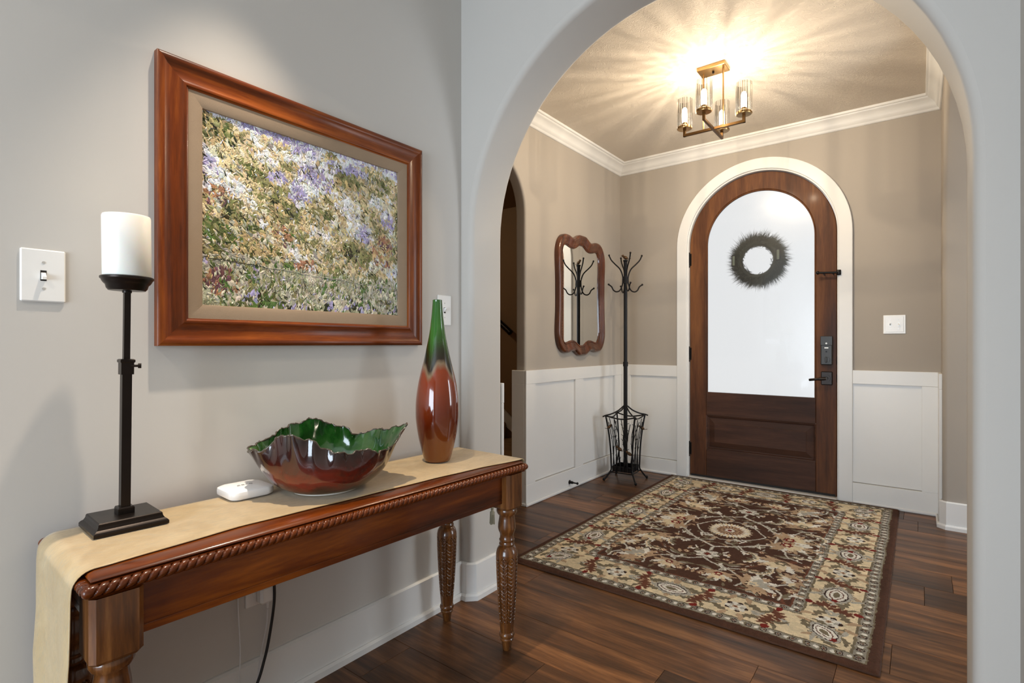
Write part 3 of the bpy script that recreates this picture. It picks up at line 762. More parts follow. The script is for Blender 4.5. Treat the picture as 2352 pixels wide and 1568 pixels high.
for i in range(1, 60): path.append((-Hl + (Hl + HL - 0.004) * i / 60, TZ + 0.0035, -1 + 2 * i / 60))
for i in range(9):
    a = math.pi / 2 * (1 - i / 8); path.append((HL - 0.008 + 0.010 * math.cos(a), TZ + 0.004 - 0.010 + 0.010 * math.sin(a), 1))
for i in range(1, 16):
    q = i / 15; path.append((HL + 0.004 + 0.012 * q, TZ + 0.004 - 0.012 - 0.20 * q, 1 + q))
nc = 28
for y, z, s_ in path:
    xa = fr_edge(max(-0.69, min(0.74, y))); xb = -HD + 0.034
    row = []
    for j in range(nc + 1):
        f_ = j / nc
        if s_ < -1:
            q = -1 - s_; k_ = 1 + 0.10 * min(1, q * 3) - 0.12 * q - (max(0, q - 0.72) / 0.28) * 0.86
            mid = (xa + xb) / 2 + 0.012 * min(1, q * 5); hw = (xa - xb) / 2 * k_
            x = mid + hw * (1 - 2 * f_); yy = y - min(1, q * 3) * (0.006 + 0.006 * math.sin(f_ * 9 + q * 2.5) + 0.003 * math.sin(f_ * 17))
            row.append((x, min(yy, -HL - 0.006), z))
        elif s_ > 1:
            q = s_ - 1; k_ = 1 - q * 0.98; mid = (xa + xb) / 2; hw = (xa - xb) / 2 * k_
            row.append((mid + hw * (1 - 2 * f_), y, z))
        else:
            x = xa + (xb - xa) * f_
            row.append((x, y, z + 0.0007 * math.sin(y * 23 + f_ * 4) * (1 if s_ > -1 and s_ < 1 else 0) * (1 if 0 < j < nc else 0)))
    rws.append(row)
V_ = MB().grid(rws)
cloth = obj('cloth', [(x, y, z - TZ) for x, y, z in V_.V], V_.F, M_runner, ru, 180, True)
sm = cloth.modifiers.new('solid', 'SOLIDIFY'); sm.thickness = 0.0016; sm.offset = 1.0
for ys, zt in ((HL + 0.016, 0.47), (-HL - 0.012, 0.036 + 0.0)):
    ts = MB(); xm = (fr_edge(max(-0.69, min(0.7, ys))) - HD + 0.034) / 2
    zt0 = zt - TZ
    ts.ball((xm, ys, zt0 - 0.006), (0.007, 0.007, 0.008), 10, 6)
    ts.lathe([(0.006, -0.013), (0.0045, -0.017), (0.008, -0.024), (0.0085, -0.034)] if zt > 0.1 else [(0.006, -0.013), (0.0045, -0.017), (0.008, -0.022), (0.0085, -0.026)], (xm, ys, zt0), 14)
    for k in range(26 if zt > 0.1 else 0):
        a = k * 2.399; r_ = 0.0085 * math.sqrt((k + .5) / 26)
        ts.tube([(xm + r_ * math.cos(a), ys + r_ * math.sin(a), zt0 - 0.024), (xm + r_ * 1.25 * math.cos(a), ys + r_ * 1.25 * math.sin(a), zt0 - 0.070 - 0.006 * ((k * 7) % 5) / 5)], 0.0013, 5)
    if zt > 0.1: ts.tube([(xm, ys, zt0 + 0.012), (xm, ys, zt0 - 0.002)], 0.002, 6)
    ts.build('tassel', M_tassel, ru, 60, local=True)

ZT = TZ + 0.0062
# ================================================================== THINGS ON THE TABLE
ce = empty('candle_holder', (-1.478, 0.427, ZT), TRZ, 'tall dark bronze candle stand with square base on the runner', 'candle holder')
ce.rotation_euler = (-0.0072, 0.0093, TRZ)
def sq_stack(levels):
    mb = MB(); rws = [[(sx * h_, sy * h2, z) for sx, sy in ((1, -1), (1, 1), (-1, 1), (-1, -1))] for h_, h2, z in levels]
    mb.grid(rws, closed_v=True); n = len(mb.V); mb.F += [(3, 2, 1, 0), (n - 4, n - 3, n - 2, n - 1)]; mb.M += [0, 0]; return mb
sq_stack([(0.066, 0.072, 0), (0.066, 0.072, 0.007), (0.064, 0.070, 0.010), (0.062, 0.068, 0.012), (0.059, 0.065, 0.014), (0.056, 0.062, 0.020), (0.055, 0.061, 0.026), (0.053, 0.059, 0.028)]).build('base', M_bronze, ce, local=True)
sq_stack([(0.016, 0.016, 0.026), (0.016, 0.016, 0.041), (0.014, 0.014, 0.044)]).build('base_block', M_bronze, ce, local=True)
sq_stack([(0.0095, 0.0095, 0.04), (0.0095, 0.0095, 0.36)]).build('lower_rod', M_bronze, ce, local=True)
cl_ = sq_stack([(0.0125, 0.0125, 0.352), (0.0125, 0.0125, 0.379), (0.0145, 0.0145, 0.381), (0.0145, 0.0145, 0.386), (0.012, 0.012, 0.388)]).build('clamp', M_bronze, ce, local=True)
MB().tube([(0.010, 0.006, 0.372), (0.014, 0.022, 0.372)], 0.003, 8).tube([(0.0135, 0.020, 0.372), (0.0155, 0.026, 0.372)], 0.006, 10).build('knob', M_bronze, cl_, 60, local=True)
sq_stack([(0.0062, 0.0062, 0.38), (0.0062, 0.0062, 0.553)]).build('upper_rod', M_bronze, ce, local=True)
MB().lathe([(r_, z - 0.009) for r_, z in [(0.0095, 0.552), (0.0095, 0.556), (0.036, 0.557), (0.040, 0.562), (0.042, 0.570), (0.046, 0.574), (0.0485, 0.578), (0.050, 0.582), (0.0525, 0.584), (0.0525, 0.588), (0.049, 0.590), (0.046, 0.586)]], (0, 0, 0), 40).build('dish', M_bronze, ce, 35, local=True)
cd = empty('pillar_candle', (-1.4725, 0.4312, ZT + 0.5795), 0, 'thick ivory pillar candle standing in the bronze dish', 'candle')
cm = MB().lathe([(0.0465, 0), (0.0475, 0.002), (0.0475, 0.139), (0.046, 0.143), (0.030, 0.142), (0.004, 0.140)], (0, 0, 0), 48)
cb = cm.build('wax_body', M_wax, cd, 50, local=True); 
MB().tube([(0, 0, 0.139), (0.001, 0, 0.150)], 0.0011, 6).build('wick', M_dark, cd, local=True)
cd.rotation_euler = (R(1.0), R(1.2), 0)

# bowl
BC = Vector((-1.393, 0.905)); vR = Vector((0.545, 0.838)); vB = Vector((-0.838, 0.545))
rim = [(-10, .212, .815), (0, .232, .848), (14, .222, .838), (30, .207, .824), (48, .196, .812), (60, .188, .803), (68, .184, .820), (78, .176, .830), (92, .172, .848), (104, .172, .859), (120, .180, .850), (136, .186, .834), (150, .187, .822), (165, .194, .808), (180, .216, .800), (196, .206, .806), (212, .192, .815), (226, .184, .852), (244, .180, .860), (258, .176, .846), (268, .172, .816), (282, .176, .812), (292, .172, .802), (306, .184, .806), (322, .186, .796), (338, .194, .792), (350, .212, .815)]
def rimf(a):
    a = (a + 10) % 360 - 10
    for (a0, r0, z0), (a1, r1, z1) in zip(rim, rim[1:]):
        if a0 <= a <= a1:
            t_ = (a - a0) / (a1 - a0); t_ = t_ * t_ * (3 - 2 * t_)
            return r0 + (r1 - r0) * t_, z0 + (z1 - z0) * t_
    return rim[0][1:]
bo = empty('leaf_bowl', (BC.x, BC.y, ZT), 0, 'red-brown glazed leaf-shaped bowl with ruffled rim and green inside', 'bowl')
nA, nT = 200, 26
def bowl_pt(i, t_, inner):
    a = 360.0 * i / nA; Rm, Zm = rimf(a); th = R(a)
    H_ = 0.142 + (Zm - 0.682 - 0.142) * t_ ** 2; rb = 0.098; Rm = 0.190 + (Rm - 0.190) * t_ ** 2
    e_r = rb + (Rm - rb) * (t_ ** 0.92) + 0.026 * math.sin(math.pi * t_) * (1 - 0.3 * t_)
    z = H_ * (t_ ** 1.35)
    k_ = t_ ** 5
    e_r += k_ * (0.006 * math.sin(th * 9 + 1.0) + 0.0035 * math.sin(th * 21) + 0.002 * t_ ** 6 * math.sin(th * 43 + 2))
    z += k_ * (0.003 * math.sin(th * 11 + .5) + 0.0022 * math.sin(th * 27) + 0.0014 * math.sin(th * 61))
    e_r += 0.002 * math.sin(th * 6 + t_ * 6) * math.sin(math.pi * t_)
    if inner: e_r -= 0.0065 * (1 - 0.5 * t_); z += 0.006 * (1 - t_) + 0.0
    p = BC + vR * (e_r * math.cos(th)) + vB * (e_r * math.sin(th))
    return (p.x, p.y, ZT + 0.004 + z)
mo = MB().grid([[bowl_pt(i, j / nT, False) for i in range(nA)] for j in range(nT + 1)], closed_v=True)
mo.F.append(tuple(range(nA - 1, -1, -1))); mo.M.append(0)
mo.build('outer_wall', M_bowlout, bo, 70)
mi = MB().grid([[bowl_pt(i, j / nT, True) for i in range(nA)] for j in range(nT + 1)], closed_v=True, flip=True)
mi.F.append(tuple(range(nA))); mi.M.append(0)
mi.build('inner_wall', M_bowlin, bo, 70)
rp = [(Vector(bowl_pt(i, 1, False)) + Vector(bowl_pt(i, 1, True))) / 2 for i in range(nA)]
MB().tube(rp, [0.0026 + 0.0008 * math.sin(i * 1.7) for i in range(nA)], 6, closed=True).build('rim', M_bowlrim, bo, 80)
MB().lathe([(0.088, 0.0), (0.096, 0.0), (0.098, 0.004), (0.09, 0.005)], (BC.x, BC.y, ZT), 48, cap=True).build('foot_ring', M_foot, bo, 40)

# vase
va = empty('bottle_vase', (-1.390, 1.358, ZT), 0, 'slender bottle vase with green neck over rust-brown body', 'vase')
k_ = 0.000554 / 2
vp = [(1205, 160), (1190, 178), (1130, 211), (1050, 250), (950, 281), (880, 287), (800, 281), (700, 252), (600, 205), (550, 179), (500, 156), (450, 135), (400, 114), (350, 98), (300, 86), (250, 75), (200, 67), (170, 63), (158, 63)]
prof = [(w_ * k_ * 0.99, (1.11 - ((650 + c_ * 0.3507) - 789) / 1214 * 1.924) - 0.674) for c_, w_ in vp]
z0_ = prof[0][1]; prof = [(r_, z - z0_) for r_, z in prof]
sp_ = bez([(r_, z, 0) for r_, z in prof], 4)
prof = [(0.03, 0.004), (0.041, 0.0)] + [(p.x, p.y) for p in sp_]
zt = prof[-1][1]
prof += [(0.0150, zt + 0.0015), (0.0125, zt - 0.002), (0.0115, zt - 0.02), (0.011, zt - 0.08)]
MB().lathe(prof, (0, 0, 0), 56).build('body', M_vase, va, 50, local=True)

# router
ro_ = empty('wifi_router', (-1.509, 0.723, ZT), R(-3), 'flat white wifi router with rounded corners on the runner', 'router')
def rrect(h, r_, n=6):
    P = []
    for cx_, cy_, a0 in ((h - r_, h - r_, 0), (-h + r_, h - r_, 90), (-h + r_, -h + r_, 180), (h - r_, -h + r_, 270)):
        for k in range(n + 1):
            a = R(a0 + 90 * k / n); P.append((cx_ + r_ * math.cos(a), cy_ + r_ * math.sin(a)))
    return P
rws = []
hh = 0.0605
for s_, z in ((0.90, 0.0), (0.90, 0.002), (0.985, 0.0035), (1.0, 0.007), (1.0, 0.016), (0.985, 0.0215)):
    rws.append([(x * s_, y * s_, z + (0.0045 * math.cos(y / hh * 1.5) if z > 0.015 else 0) - (0.004 * (1 - math.cos(x / hh * 1.3)) if z > 0.015 else 0)) for x, y in rrect(hh, 0.024)])
for s_ in (0.93, 0.8, 0.6, 0.4, 0.2, 0.02):
    rws.append([(x * s_, y * s_, 0.0225 + 0.0060 * math.cos(y * s_ / hh * 1.5) - 0.004 * (1 - math.cos(x * s_ / hh * 1.3)) - 0.0006) for x, y in rrect(hh, 0.024)])
mr = MB().grid(rws, closed_v=True); mr.F.append(tuple(range(27, -1, -1))); mr.M.append(0)
mr.build('case', M_router, ro_, 50, local=True)
cu = bpy.data.curves.new('logo_text', 'FONT'); cu.body = 'eero'; cu.size = 0.020; cu.align_x = 'CENTER'; cu.align_y = 'CENTER'; cu.extrude = 0.00015; cu.space_character = 1.15
to = bpy.data.objects.new('logo_text_tmp', cu); C.objects.link(to)
dg = bpy.context.evaluated_depsgraph_get()
tm = bpy.data.meshes.new_from_object(to.evaluated_get(dg)); bpy.data.objects.remove(to)
lo = bpy.data.objects.new('logo_print', tm); C.objects.link(lo); tm.materials.append(M_ink); lo.parent = ro_
lo.location = (0.004, -0.004, 0.0284); lo.rotation_euler = (0, 0, R(90))

# ================================================================== PAINTING
PY0, PY1, PZ0, PZ1 = 0.527, 1.455, 1.104, 1.881
pc = (WL, (PY0 + PY1) / 2, PZ0)
pa = empty('framed_painting', pc, 0, 'impressionist garden painting in a wide red-brown wooden frame', 'painting')
fp = [(0.0, 0.0), (0.0, 0.040), (0.003, 0.045), (0.008, 0.047), (0.014, 0.046), (0.018, 0.042), (0.024, 0.037), (0.034, 0.0335), (0.046, 0.034), (0.056, 0.037), (0.060, 0.041), (0.064, 0.0425), (0.068, 0.041), (0.070, 0.036), (0.074, 0.034), (0.075, 0.026), (0.075, 0.0)]
def frame_side(p, q, np_, nq_, prof, x0):
    rws = []
    for (y, z), (ny, nz) in ((p, np_), (q, nq_)):
        rws.append([(x0 + d_, y + ny * o, z + nz * o) for o, d_ in prof])
    mb = MB().grid(rws, closed_v=True); k = len(prof)
    mb.F += [tuple(range(k)), tuple(range(2 * k - 1, k - 1, -1))]; mb.M += [0, 0]; return mb
fp = [(o * 1.016, d_ * 0.52) for o, d_ in fp]
cn = [((PY0, PZ0), (1, 1)), ((PY1, PZ0), (-1, 1)), ((PY1, PZ1), (-1, -1)), ((PY0, PZ1), (1, -1))]
for i in range(4):
    (p, np_), (q, nq_) = cn[i], cn[(i + 1) % 4]
    frame_side(p, q, np_, nq_, fp, WL + 0.001).build('frame_rail', M_frame if i % 2 == 0 else M_frame_v, pa, 40)
lp = [(0.074, 0.0), (0.074, 0.030), (0.080, 0.030), (0.100, 0.027), (0.112, 0.020), (0.113, 0.012), (0.113, 0.0)]
lp = [(o * 1.016, d_ * 0.55) for o, d_ in lp]
for i in range(4):
    (p, np_), (q, nq_) = cn[i], cn[(i + 1) % 4]
    frame_side(p, q, np_, nq_, lp, WL + 0.001).build('linen_liner', M_liner, pa, 40)
# canvas: a stretched board carrying thick individual strokes
CY0, CY1, CZ0, CZ1 = PY0 + 0.113, PY1 - 0.113, PZ0 + 0.113, PZ1 - 0.113
xc = WL + 0.006
W_, H_ = CY1 - CY0, CZ1 - CZ0
cols = dict(sky=(204, 206, 216), lav=(162, 156, 194), white=(222, 226, 230), sand=(204, 188, 150), tan=(184, 164, 122), olive=(132, 130, 88), moss=(92, 98, 58), dark=(48, 50, 32), grey=(160, 160, 148), green=(84, 108, 58), rust=(168, 124, 96), plum=(110, 78, 84), grass=(156, 156, 130), pale=(202, 198, 178), black=(34, 34, 26))
_vn = np.random.default_rng(4).random((40, 40))
def vnoise(u, v):
    u, v = u % 38, v % 38; i, j = int(u), int(v); f, g = u - i, v - j; f = f * f * (3 - 2 * f); g = g * g * (3 - 2 * g)
    return (_vn[i, j] * (1 - f) + _vn[i + 1, j] * f) * (1 - g) + (_vn[i, j + 1] * (1 - f) + _vn[i + 1, j + 1] * f) * g
class Coh:
    """random.Random stand-in whose choice follows smooth patches across the canvas"""
    def __init__(s, r_): s.r = r_; s.u = s.v = 0
    def random(s): return 0.6 * s.r.random() + 0.4 * vnoise(s.u * 17 + 5, s.v * 15 + 9)
    def choice(s, L):
        if s.r.random() < 0.28: return s.r.choice(L)
        q = vnoise(s.u * 19 + 1, s.v * 16 + 3); q = min(0.999, max(0, (q - 0.5) * 1.6 + 0.5))
        return L[int(q * len(L))]
def pal(u, v, r_):
    n1 = math.sin(u * 9 + 1.3) * math.cos(v * 11 - .7) + 0.6 * math.sin(u * 23 + v * 17) + 0.5 * math.sin(u * 5 - v * 29)
    n2 = math.sin(u * 15 - 2.0) * math.sin(v * 13 + 1.1) + 0.5 * math.cos(u * 31 - v * 21)
    q = r_.random()
    if v > 0.955 - 0.03 * n1: return r_.choice(['lav', 'white', 'lav', 'sky', 'sky'])
    for cx_, cy_, rx, ry in ((.52, .80, .10, .09), (.31, .74, .05, .04), (.79, .52, .05, .06), (.93, .63, .05, .07), (.66, .91, .14, .035), (.42, .69, .05, .08), (.03, .72, .03, .04)):
        if ((u - cx_) / rx) ** 2 + ((v - cy_) / ry) ** 2 < 1 + 0.5 * n2 and q < 0.8: return r_.choice(['lav', 'lav', 'sky', 'white'])
    for cx_, cy_, rx, ry in ((.06, .57, .06, .06), (.90, .42, .07, .12), (.45, .27, .06, .03), (.33, .42, .05, .06), (.08, .13, .08, .08)):
        if ((u - cx_) / rx) ** 2 + ((v - cy_) / ry) ** 2 < 1 and q < 0.55: return r_.choice(['rust', 'rust', 'plum', 'tan'])
    if v < 0.24:
        if v < 0.06 + 0.04 * n2: return r_.choice(['green', 'moss', 'grass', 'dark', 'lav', 'pale'])
        return r_.choice(['grass', 'grass', 'pale', 'grey', 'olive', 'pale', 'green', 'grey', 'lav' if q < .3 else 'grass'])
    if v < 0.46 and u < 0.40 and q < 0.7: return r_.choice(['moss', 'green', 'olive', 'grey', 'pale', 'tan'])
    if n1 > 0.62: return r_.choice(['white', 'sky', 'pale', 'white', 'sand'])
    if n1 < -0.75: return r_.choice(['olive', 'moss', 'olive', 'tan', 'dark' if q < .5 else 'olive'])
    if n2 > 0.8: return r_.choice(['pale', 'white', 'sand', 'sand'])
    return r_.choice(['sand', 'tan', 'sand', 'olive', 'pale', 'tan', 'grey', 'sand', 'olive'])
rp_ = random.Random(21); coh = Coh(rp_)
PVs = []; PFs = []; PC = []
def stroke(u, v, L, wd, ang, col, lift):
    y = CY0 + u * W_; z = CZ0 + v * H_; c_, s_ = math.cos(ang), math.sin(ang)
    b = len(PVs); bend = rp_.uniform(-.25, .25) * L
    pts = [(-L, 0), (-.5 * L, wd), (.4 * L, wd * .9 + bend * .2), (L, bend * .5), (.4 * L, -wd * .9 + bend * .2), (-.5 * L, -wd)]
    for a_, b_ in pts:
        yy = min(max(y + a_ * c_ - b_ * s_, CY0), CY1); zz_ = min(max(z + a_ * s_ + b_ * c_, CZ0), CZ1)
        PVs.append((xc + lift * .3, yy, zz_))
    PVs.append((xc + lift, min(max(y, CY0), CY1), min(max(z, CZ0), CZ1)))
    for k in range(6): PFs.append((b + 6, b + k, b + (k + 1) % 6)); PC.append(col)
def vary(c_, a=0.12):
    k = 1 + rp_.uniform(-a, a); return tuple(min(255, max(0, x * k + rp_.uniform(-6, 6))) for x in c_)
for i in range(8200):
    u, v = rp_.random(), rp_.random(); tier = 0 if i < 800 else (1 if i < 3000 else 2)
    coh.u, coh.v = u, v
    c_ = vary(cols[pal(u, v, coh)], 0.07 if tier == 0 else 0.14)
    L = (rp_.uniform(.018, .036), rp_.uniform(.009, .019), rp_.uniform(.003, .010))[tier]; wd = L * (rp_.uniform(.45, .7), rp_.uniform(.25, .5), rp_.uniform(.16, .38))[tier]
    ang = rp_.gauss(math.pi * .62, .7) if v > .25 else rp_.gauss(math.pi / 2, .5)
    stroke(u, v, L, wd, ang, c_, 0.0008 + tier * 0.0005 + i * 1.0e-7)
for i in range(760):   # dark accents: twigs and stems
    u, v = rp_.random(), rp_.random() ** 0.9 * 0.92
    c_ = vary(cols[rp_.choice(['black', 'dark', 'moss', 'dark'])])
    L = rp_.uniform(.004, .012); stroke(u, v, L, L * rp_.uniform(.10, .2), rp_.gauss(math.pi * .66, .45), c_, 0.0024)
for i in range(330):   # highlights
    u, v = rp_.random(), rp_.random(); L = rp_.uniform(.003, .008)
    stroke(u, v, L, L * .3, rp_.uniform(0, 3.14), vary(cols[rp_.choice(['white', 'pale', 'pale', 'lav'])]), 0.0026)
for i in range(60):    # fence rails and posts
    u = i / 60; vv = 0.250 - 0.07 * u
    stroke(u, vv + rp_.uniform(-.003, .003), 0.009, 0.0016, rp_.gauss(0.0, .12), vary(cols['grey' if u > .25 else 'dark'], .2), 0.0028)
    if i % 6 == 2 and u > .1: 
        for dv in (-.02, -.05, .015): stroke(u, vv + dv, 0.009, 0.0016, R(90) + rp_.gauss(0, .08), vary(cols['grey'], .2), 0.0028)
me = bpy.data.meshes.new('brush_strokes')
off = Vector(pc)
me.from_pydata([(a - off.x, b - off.y, c_ - off.z) for a, b, c_ in PVs], [], PFs)
at = me.color_attributes.new('Col', 'FLOAT_COLOR', 'CORNER')
la = np.ones((len(PFs) * 3, 4), np.float32); la[:, :3] = np.repeat(np.array([lin(c_) for c_ in PC], np.float32), 3, axis=0)
at.data.foreach_set('color', la.ravel()); me.materials.append(M_paint); me.update()
bs = bpy.data.objects.new('brush_strokes', me); C.objects.link(bs); bs.parent = pa; tag(bs, kind='stuff')
MB().box((WL + 0.002, CY0 - 0.01, CZ0 - 0.01), (xc, CY1 + 0.01, CZ1 + 0.01)).build('canvas', plain('painted_canvas', (176, 168, 142), 0.6, bump=0.3, bscale=400, var=0.1), pa)
# signature
sg = MB(); sy, sz = CY0 + W_ * 0.915, CZ0 + H_ * 0.068; xs_ = xc + 0.0036
for pl in ([(-.030, .012), (-.024, .017), (-.018, .012), (-.022, .002), (-.026, -.008)], [(-.016, .010), (-.013, .000), (-.009, .010), (-.006, .001)], [(-.003, .018), (-.002, .001), (.003, .008), (.004, .001)], [(.008, .018), (.009, .002), (.014, .009), (.015, .002)], [(.019, .011), (.020, .002), (.026, .012)], [(-.004, -.010), (-.003, -.016)], [(.004, -.010), (.001, -.014), (.005, -.017)], [(.010, -.010), (.008, -.014), (.012, -.017), (.011, -.011)]):
    sg.tube([(xs_, sy + a, sz + b) for a, b in pl], 0.0008, 5)
sg.build('signature', M_dark, pa, 60)

# ================================================================== SWITCHES, OUTLET, CORDS
def plate_on(kind, name, c, wd, ht, label, cat, axis, toggles=1, states=(1,), screws=True, inner=False):
    """axis 'x': on a wall facing +x; axis 'y': on a wall facing -y. Built local: a across, d out, z up"""
    e = empty(name, c, 0, label, cat)
    m = (lambda a, d, z: (d, a, z)) if axis == 'x' else (lambda a, d, z: (a, -d, z))
    def bx(mb, a0, d0, z0, a1, d1, z1, bev=0): return mb.box(m(a0, d0, z0), m(a1, d1, z1), bev)
    bx(MB(), -wd / 2, 0, -ht / 2, wd / 2, 0.0055, ht / 2, 0.003).build('plate', M_plate, e, local=True)
    if inner: bx(MB(), -wd / 2 + 0.012, 0.005, -ht / 2 + 0.012, wd / 2 - 0.012, 0.0075, ht / 2 - 0.012, 0.001).build('inner_plate', M_plate, e, local=True)
    z_ = 0.0075 if inner else 0.0055
    for i in range(toggles):
        a = (i - (toggles - 1) / 2) * 0.046
        bx(MB(), a - 0.0055, z_ - 0.002, -0.012, a + 0.0055, z_ + 0.0004, 0.012).build('toggle_slot', M_dark if toggles == 1 else M_screw, e, local=True)
        s_ = states[i]
        mb = MB()
        P = [m(a + sx * w2, z_ + d, z) for d, z, w2 in ((-0.002, 0.009, 0.0044), (-0.002, -0.009, 0.0044), (0.011, -0.002 - s_ * 0.007, 0.0036), (0.011, 0.004 - s_ * 0.007, 0.0036)) for sx in (-1, 1)]
        mb.add(P, [(0, 1, 3, 2), (2, 3, 5, 4), (4, 5, 7, 6), (6, 7, 1, 0), (0, 2, 4, 6), (1, 7, 5, 3)])
        mb.build('toggle', M_plate, e, local=True)
        if screws:
            for zz_ in (-0.030, 0.030):
                MB().tube([m(a, z_ - 0.001, zz_), m(a, z_ + 0.0008, zz_)], 0.0032, 10).build('screw', M_screw, e, local=True)
    return e
plate_on('s', 'light_switch', (WL, 0.304, 1.266), 0.080, 0.120, 'large white single light switch beside the candle', 'light switch', 'x', 1, (1,))
plate_on('s', 'light_switch', (WL, 1.598, 1.251), 0.080, 0.127, 'white single light switch behind the vase neck near the arch', 'light switch', 'x', 1, (-1,))
plate_on('s', 'light_switch', (-0.133, YD, 1.239), 0.123, 0.126, 'white double light switch right of the front door', 'light switch', 'y', 2, (-1, 1), inner=True)
oe = empty('wall_outlet', (WL, 0.80, 0.375), 0, 'white wall outlet partly hidden behind the table apron', 'outlet')
MB().box((0, -0.036, -0.058), (0.0055, 0.036, 0.058), 0.003).build('plate', M_plate, oe, local=True)
for zz_ in (-0.02, 0.02): MB().tube([(0.005, 0, zz_), (0.0065, 0, zz_)], 0.0165, 20).build('socket', M_plate, oe, local=True)
ch = empty('usb_charger', (WL + 0.007, 0.815, 0.352), 0, 'small white charger plugged into the outlet under the table', 'charger')
MB().box((0, -0.022, -0.026), (0.034, 0.024, 0.026), 0.007).build('charger_body', M_plate, ch, local=True)
MB().tube([(0.020, 0.004, -0.024), (0.020, 0.004, -0.045)], [0.005, 0.003], 8).build('strain_relief', M_cordw, ch, local=True)
def cord(name, pts, r_, mat, label):
    P = bez(pts, 10); base = P[-1]
    e = MB().tube(P, r_, 8)
    o = e.build(name, mat, None, 60); tag(o, label, 'cord'); return o
cord('power_cord', [(WL + 0.027, 0.819, 0.305), (WL + 0.028, 0.816, 0.26), (WL + 0.0295, 0.80, 0.19), (WL + 0.031, 0.785, 0.10), (WL + 0.032, 0.775, 0.05), (WL + 0.033, 0.77, 0.02), (WL + 0.034, 0.76, 0.004)], 0.0022, M_cordw, 'thin white cord hanging from the charger under the table')
cord('power_cord', [(WL + 0.010, 0.825, 0.41), (WL + 0.040, 0.829, 0.40), (WL + 0.043, 0.832, 0.34), (WL + 0.040, 0.824, 0.26), (WL + 0.047, 0.800, 0.17), (WL + 0.055, 0.76, 0.09), (WL + 0.075, 0.66, 0.008), (WL + 0.12, 0.50, 0.006)], 0.0042, M_cordb, 'black power cord hanging from the outlet to the floor')
cord('power_cord', [(WL + 0.018, 0.735, 0.6862), (WL + 0.006, 0.735, 0.67), (WL + 0.006, 0.738, 0.55), (WL + 0.012, 0.738, 0.35), (WL + 0.030, 0.735, 0.17), (WL + 0.05, 0.70, 0.03), (WL + 0.08, 0.58, 0.004)], 0.0020, M_cordw, 'thin white cord hanging straight down behind the table left of the charger')

# ================================================================== MIRROR
MCY, MCZ = 3.655, 1.490
half = [(0.0, 0.470), (0.05, 0.468), (0.09, 0.452), (0.135, 0.432), (0.175, 0.434), (0.22, 0.444), (0.265, 0.446), (0.31, 0.436), (0.35, 0.408), (0.380, 0.362), (0.395, 0.30), (0.393, 0.22), (0.386, 0.12), (0.384, 0.0)]
hs = bez([(a * 0.925, b * 1.01, 0) for a, b in half], 5)
top_r = [(p.x, p.y) for p in hs]
low = [(a, -b) for a, b in reversed(top_r)][1:]
right_ = top_r + low
left_ = [(-a, b) for a, b in reversed(right_)][1:-1]
loop = right_ + left_
def inset(o):
    n = len(loop); out = []
    for i in range(n):
        (x0, y0_), (x1, y1_) = loop[(i - 1) % n], loop[(i + 1) % n]
        d = Vector((x1 - x0, y1_ - y0_)); d = d.normalized() if d.length > 1e-9 else Vector((1, 0)); nrm = Vector((d.y, -d.x))
        out.append((loop[i][0] + nrm.x * o, loop[i][1] + nrm.y * o))
    return out
mr_ = empty('wall_mirror', (EL, MCY, MCZ - 0.47), 0, 'wavy-edged wall mirror in a carved reddish wood frame', 'mirror')
mp_ = [(0.0, 0.001), (0.0, 0.026), (0.005, 0.036), (0.014, 0.041), (0.024, 0.040), (0.036, 0.034), (0.050, 0.028), (0.058, 0.0275), (0.062, 0.025), (0.080, 0.021), (0.084, 0.012)]
ins = [inset(o) for o, _ in mp_]
MB().grid([[(EL + d_, MCY + a, MCZ + b) for a, b in lp_] for lp_, (o, d_) in zip(ins, mp_)], closed_v=True).build('frame', M_mirwood, mr_, 50)
gl_ = inset(0.081)
obj('mirror_glass', [(EL + 0.0135, MCY + a, MCZ + b) for a, b in gl_], [tuple(range(len(gl_)))], M_mirror, mr_)
bd = MB(); bl = inset(0.071); acc = 0
for i in range(len(bl)):
    a, b = Vector(bl[i]), Vector(bl[(i + 1) % len(bl)]); L = (b - a).length; acc += L
    while acc > 0.012:
        acc -= 0.012; q = b + (a - b) * (acc / L if L > 0 else 0)
        bd.ball((EL + 0.0235, MCY + q.x, MCZ + q.y), 0.0052, 6, 4)
bd.build('beaded_carving', M_mirwood, mr_, 60)

# ================================================================== COAT RACK
RC = Vector((-1.905, 3.992))
rk = empty('coat_rack', (RC.x, RC.y, 0), 0, 'tall black wrought iron coat rack with umbrella basket and birds', 'coat rack')
pt = lambda x, y, z: (RC.x + x, RC.y + y, z)
MB().tube([pt(0, 0, 0.06), pt(0, 0, 0.945)], 0.0165, 12).tube([pt(0, 0, 0.94), pt(0, 0, 1.785)], 0.0150, 12).build('pole', M_black, rk, 60)
MB().tube([pt(0, 0, 0.925), pt(0, 0, 0.962)], 0.0205, 12).build('pole_joint', M_black, rk, 60)
hubz = 1.632
MB().tube([pt(0, 0, hubz - 0.024), pt(0, 0, hubz + 0.024)], 0.024, 14).tube([pt(0, 0, hubz - 0.028), pt(0, 0, hubz - 0.020)], 0.027, 14).tube([pt(0, 0, hubz + 0.018), pt(0, 0, hubz + 0.026)], 0.027, 14).build('hub', M_black, rk, 50)
MB().lathe([(0.016, 1.78), (0.020, 1.785), (0.020, 1.792), (0.012, 1.796)], pt(0, 0, 0), 14).build('top_cap', M_black, rk, 50)
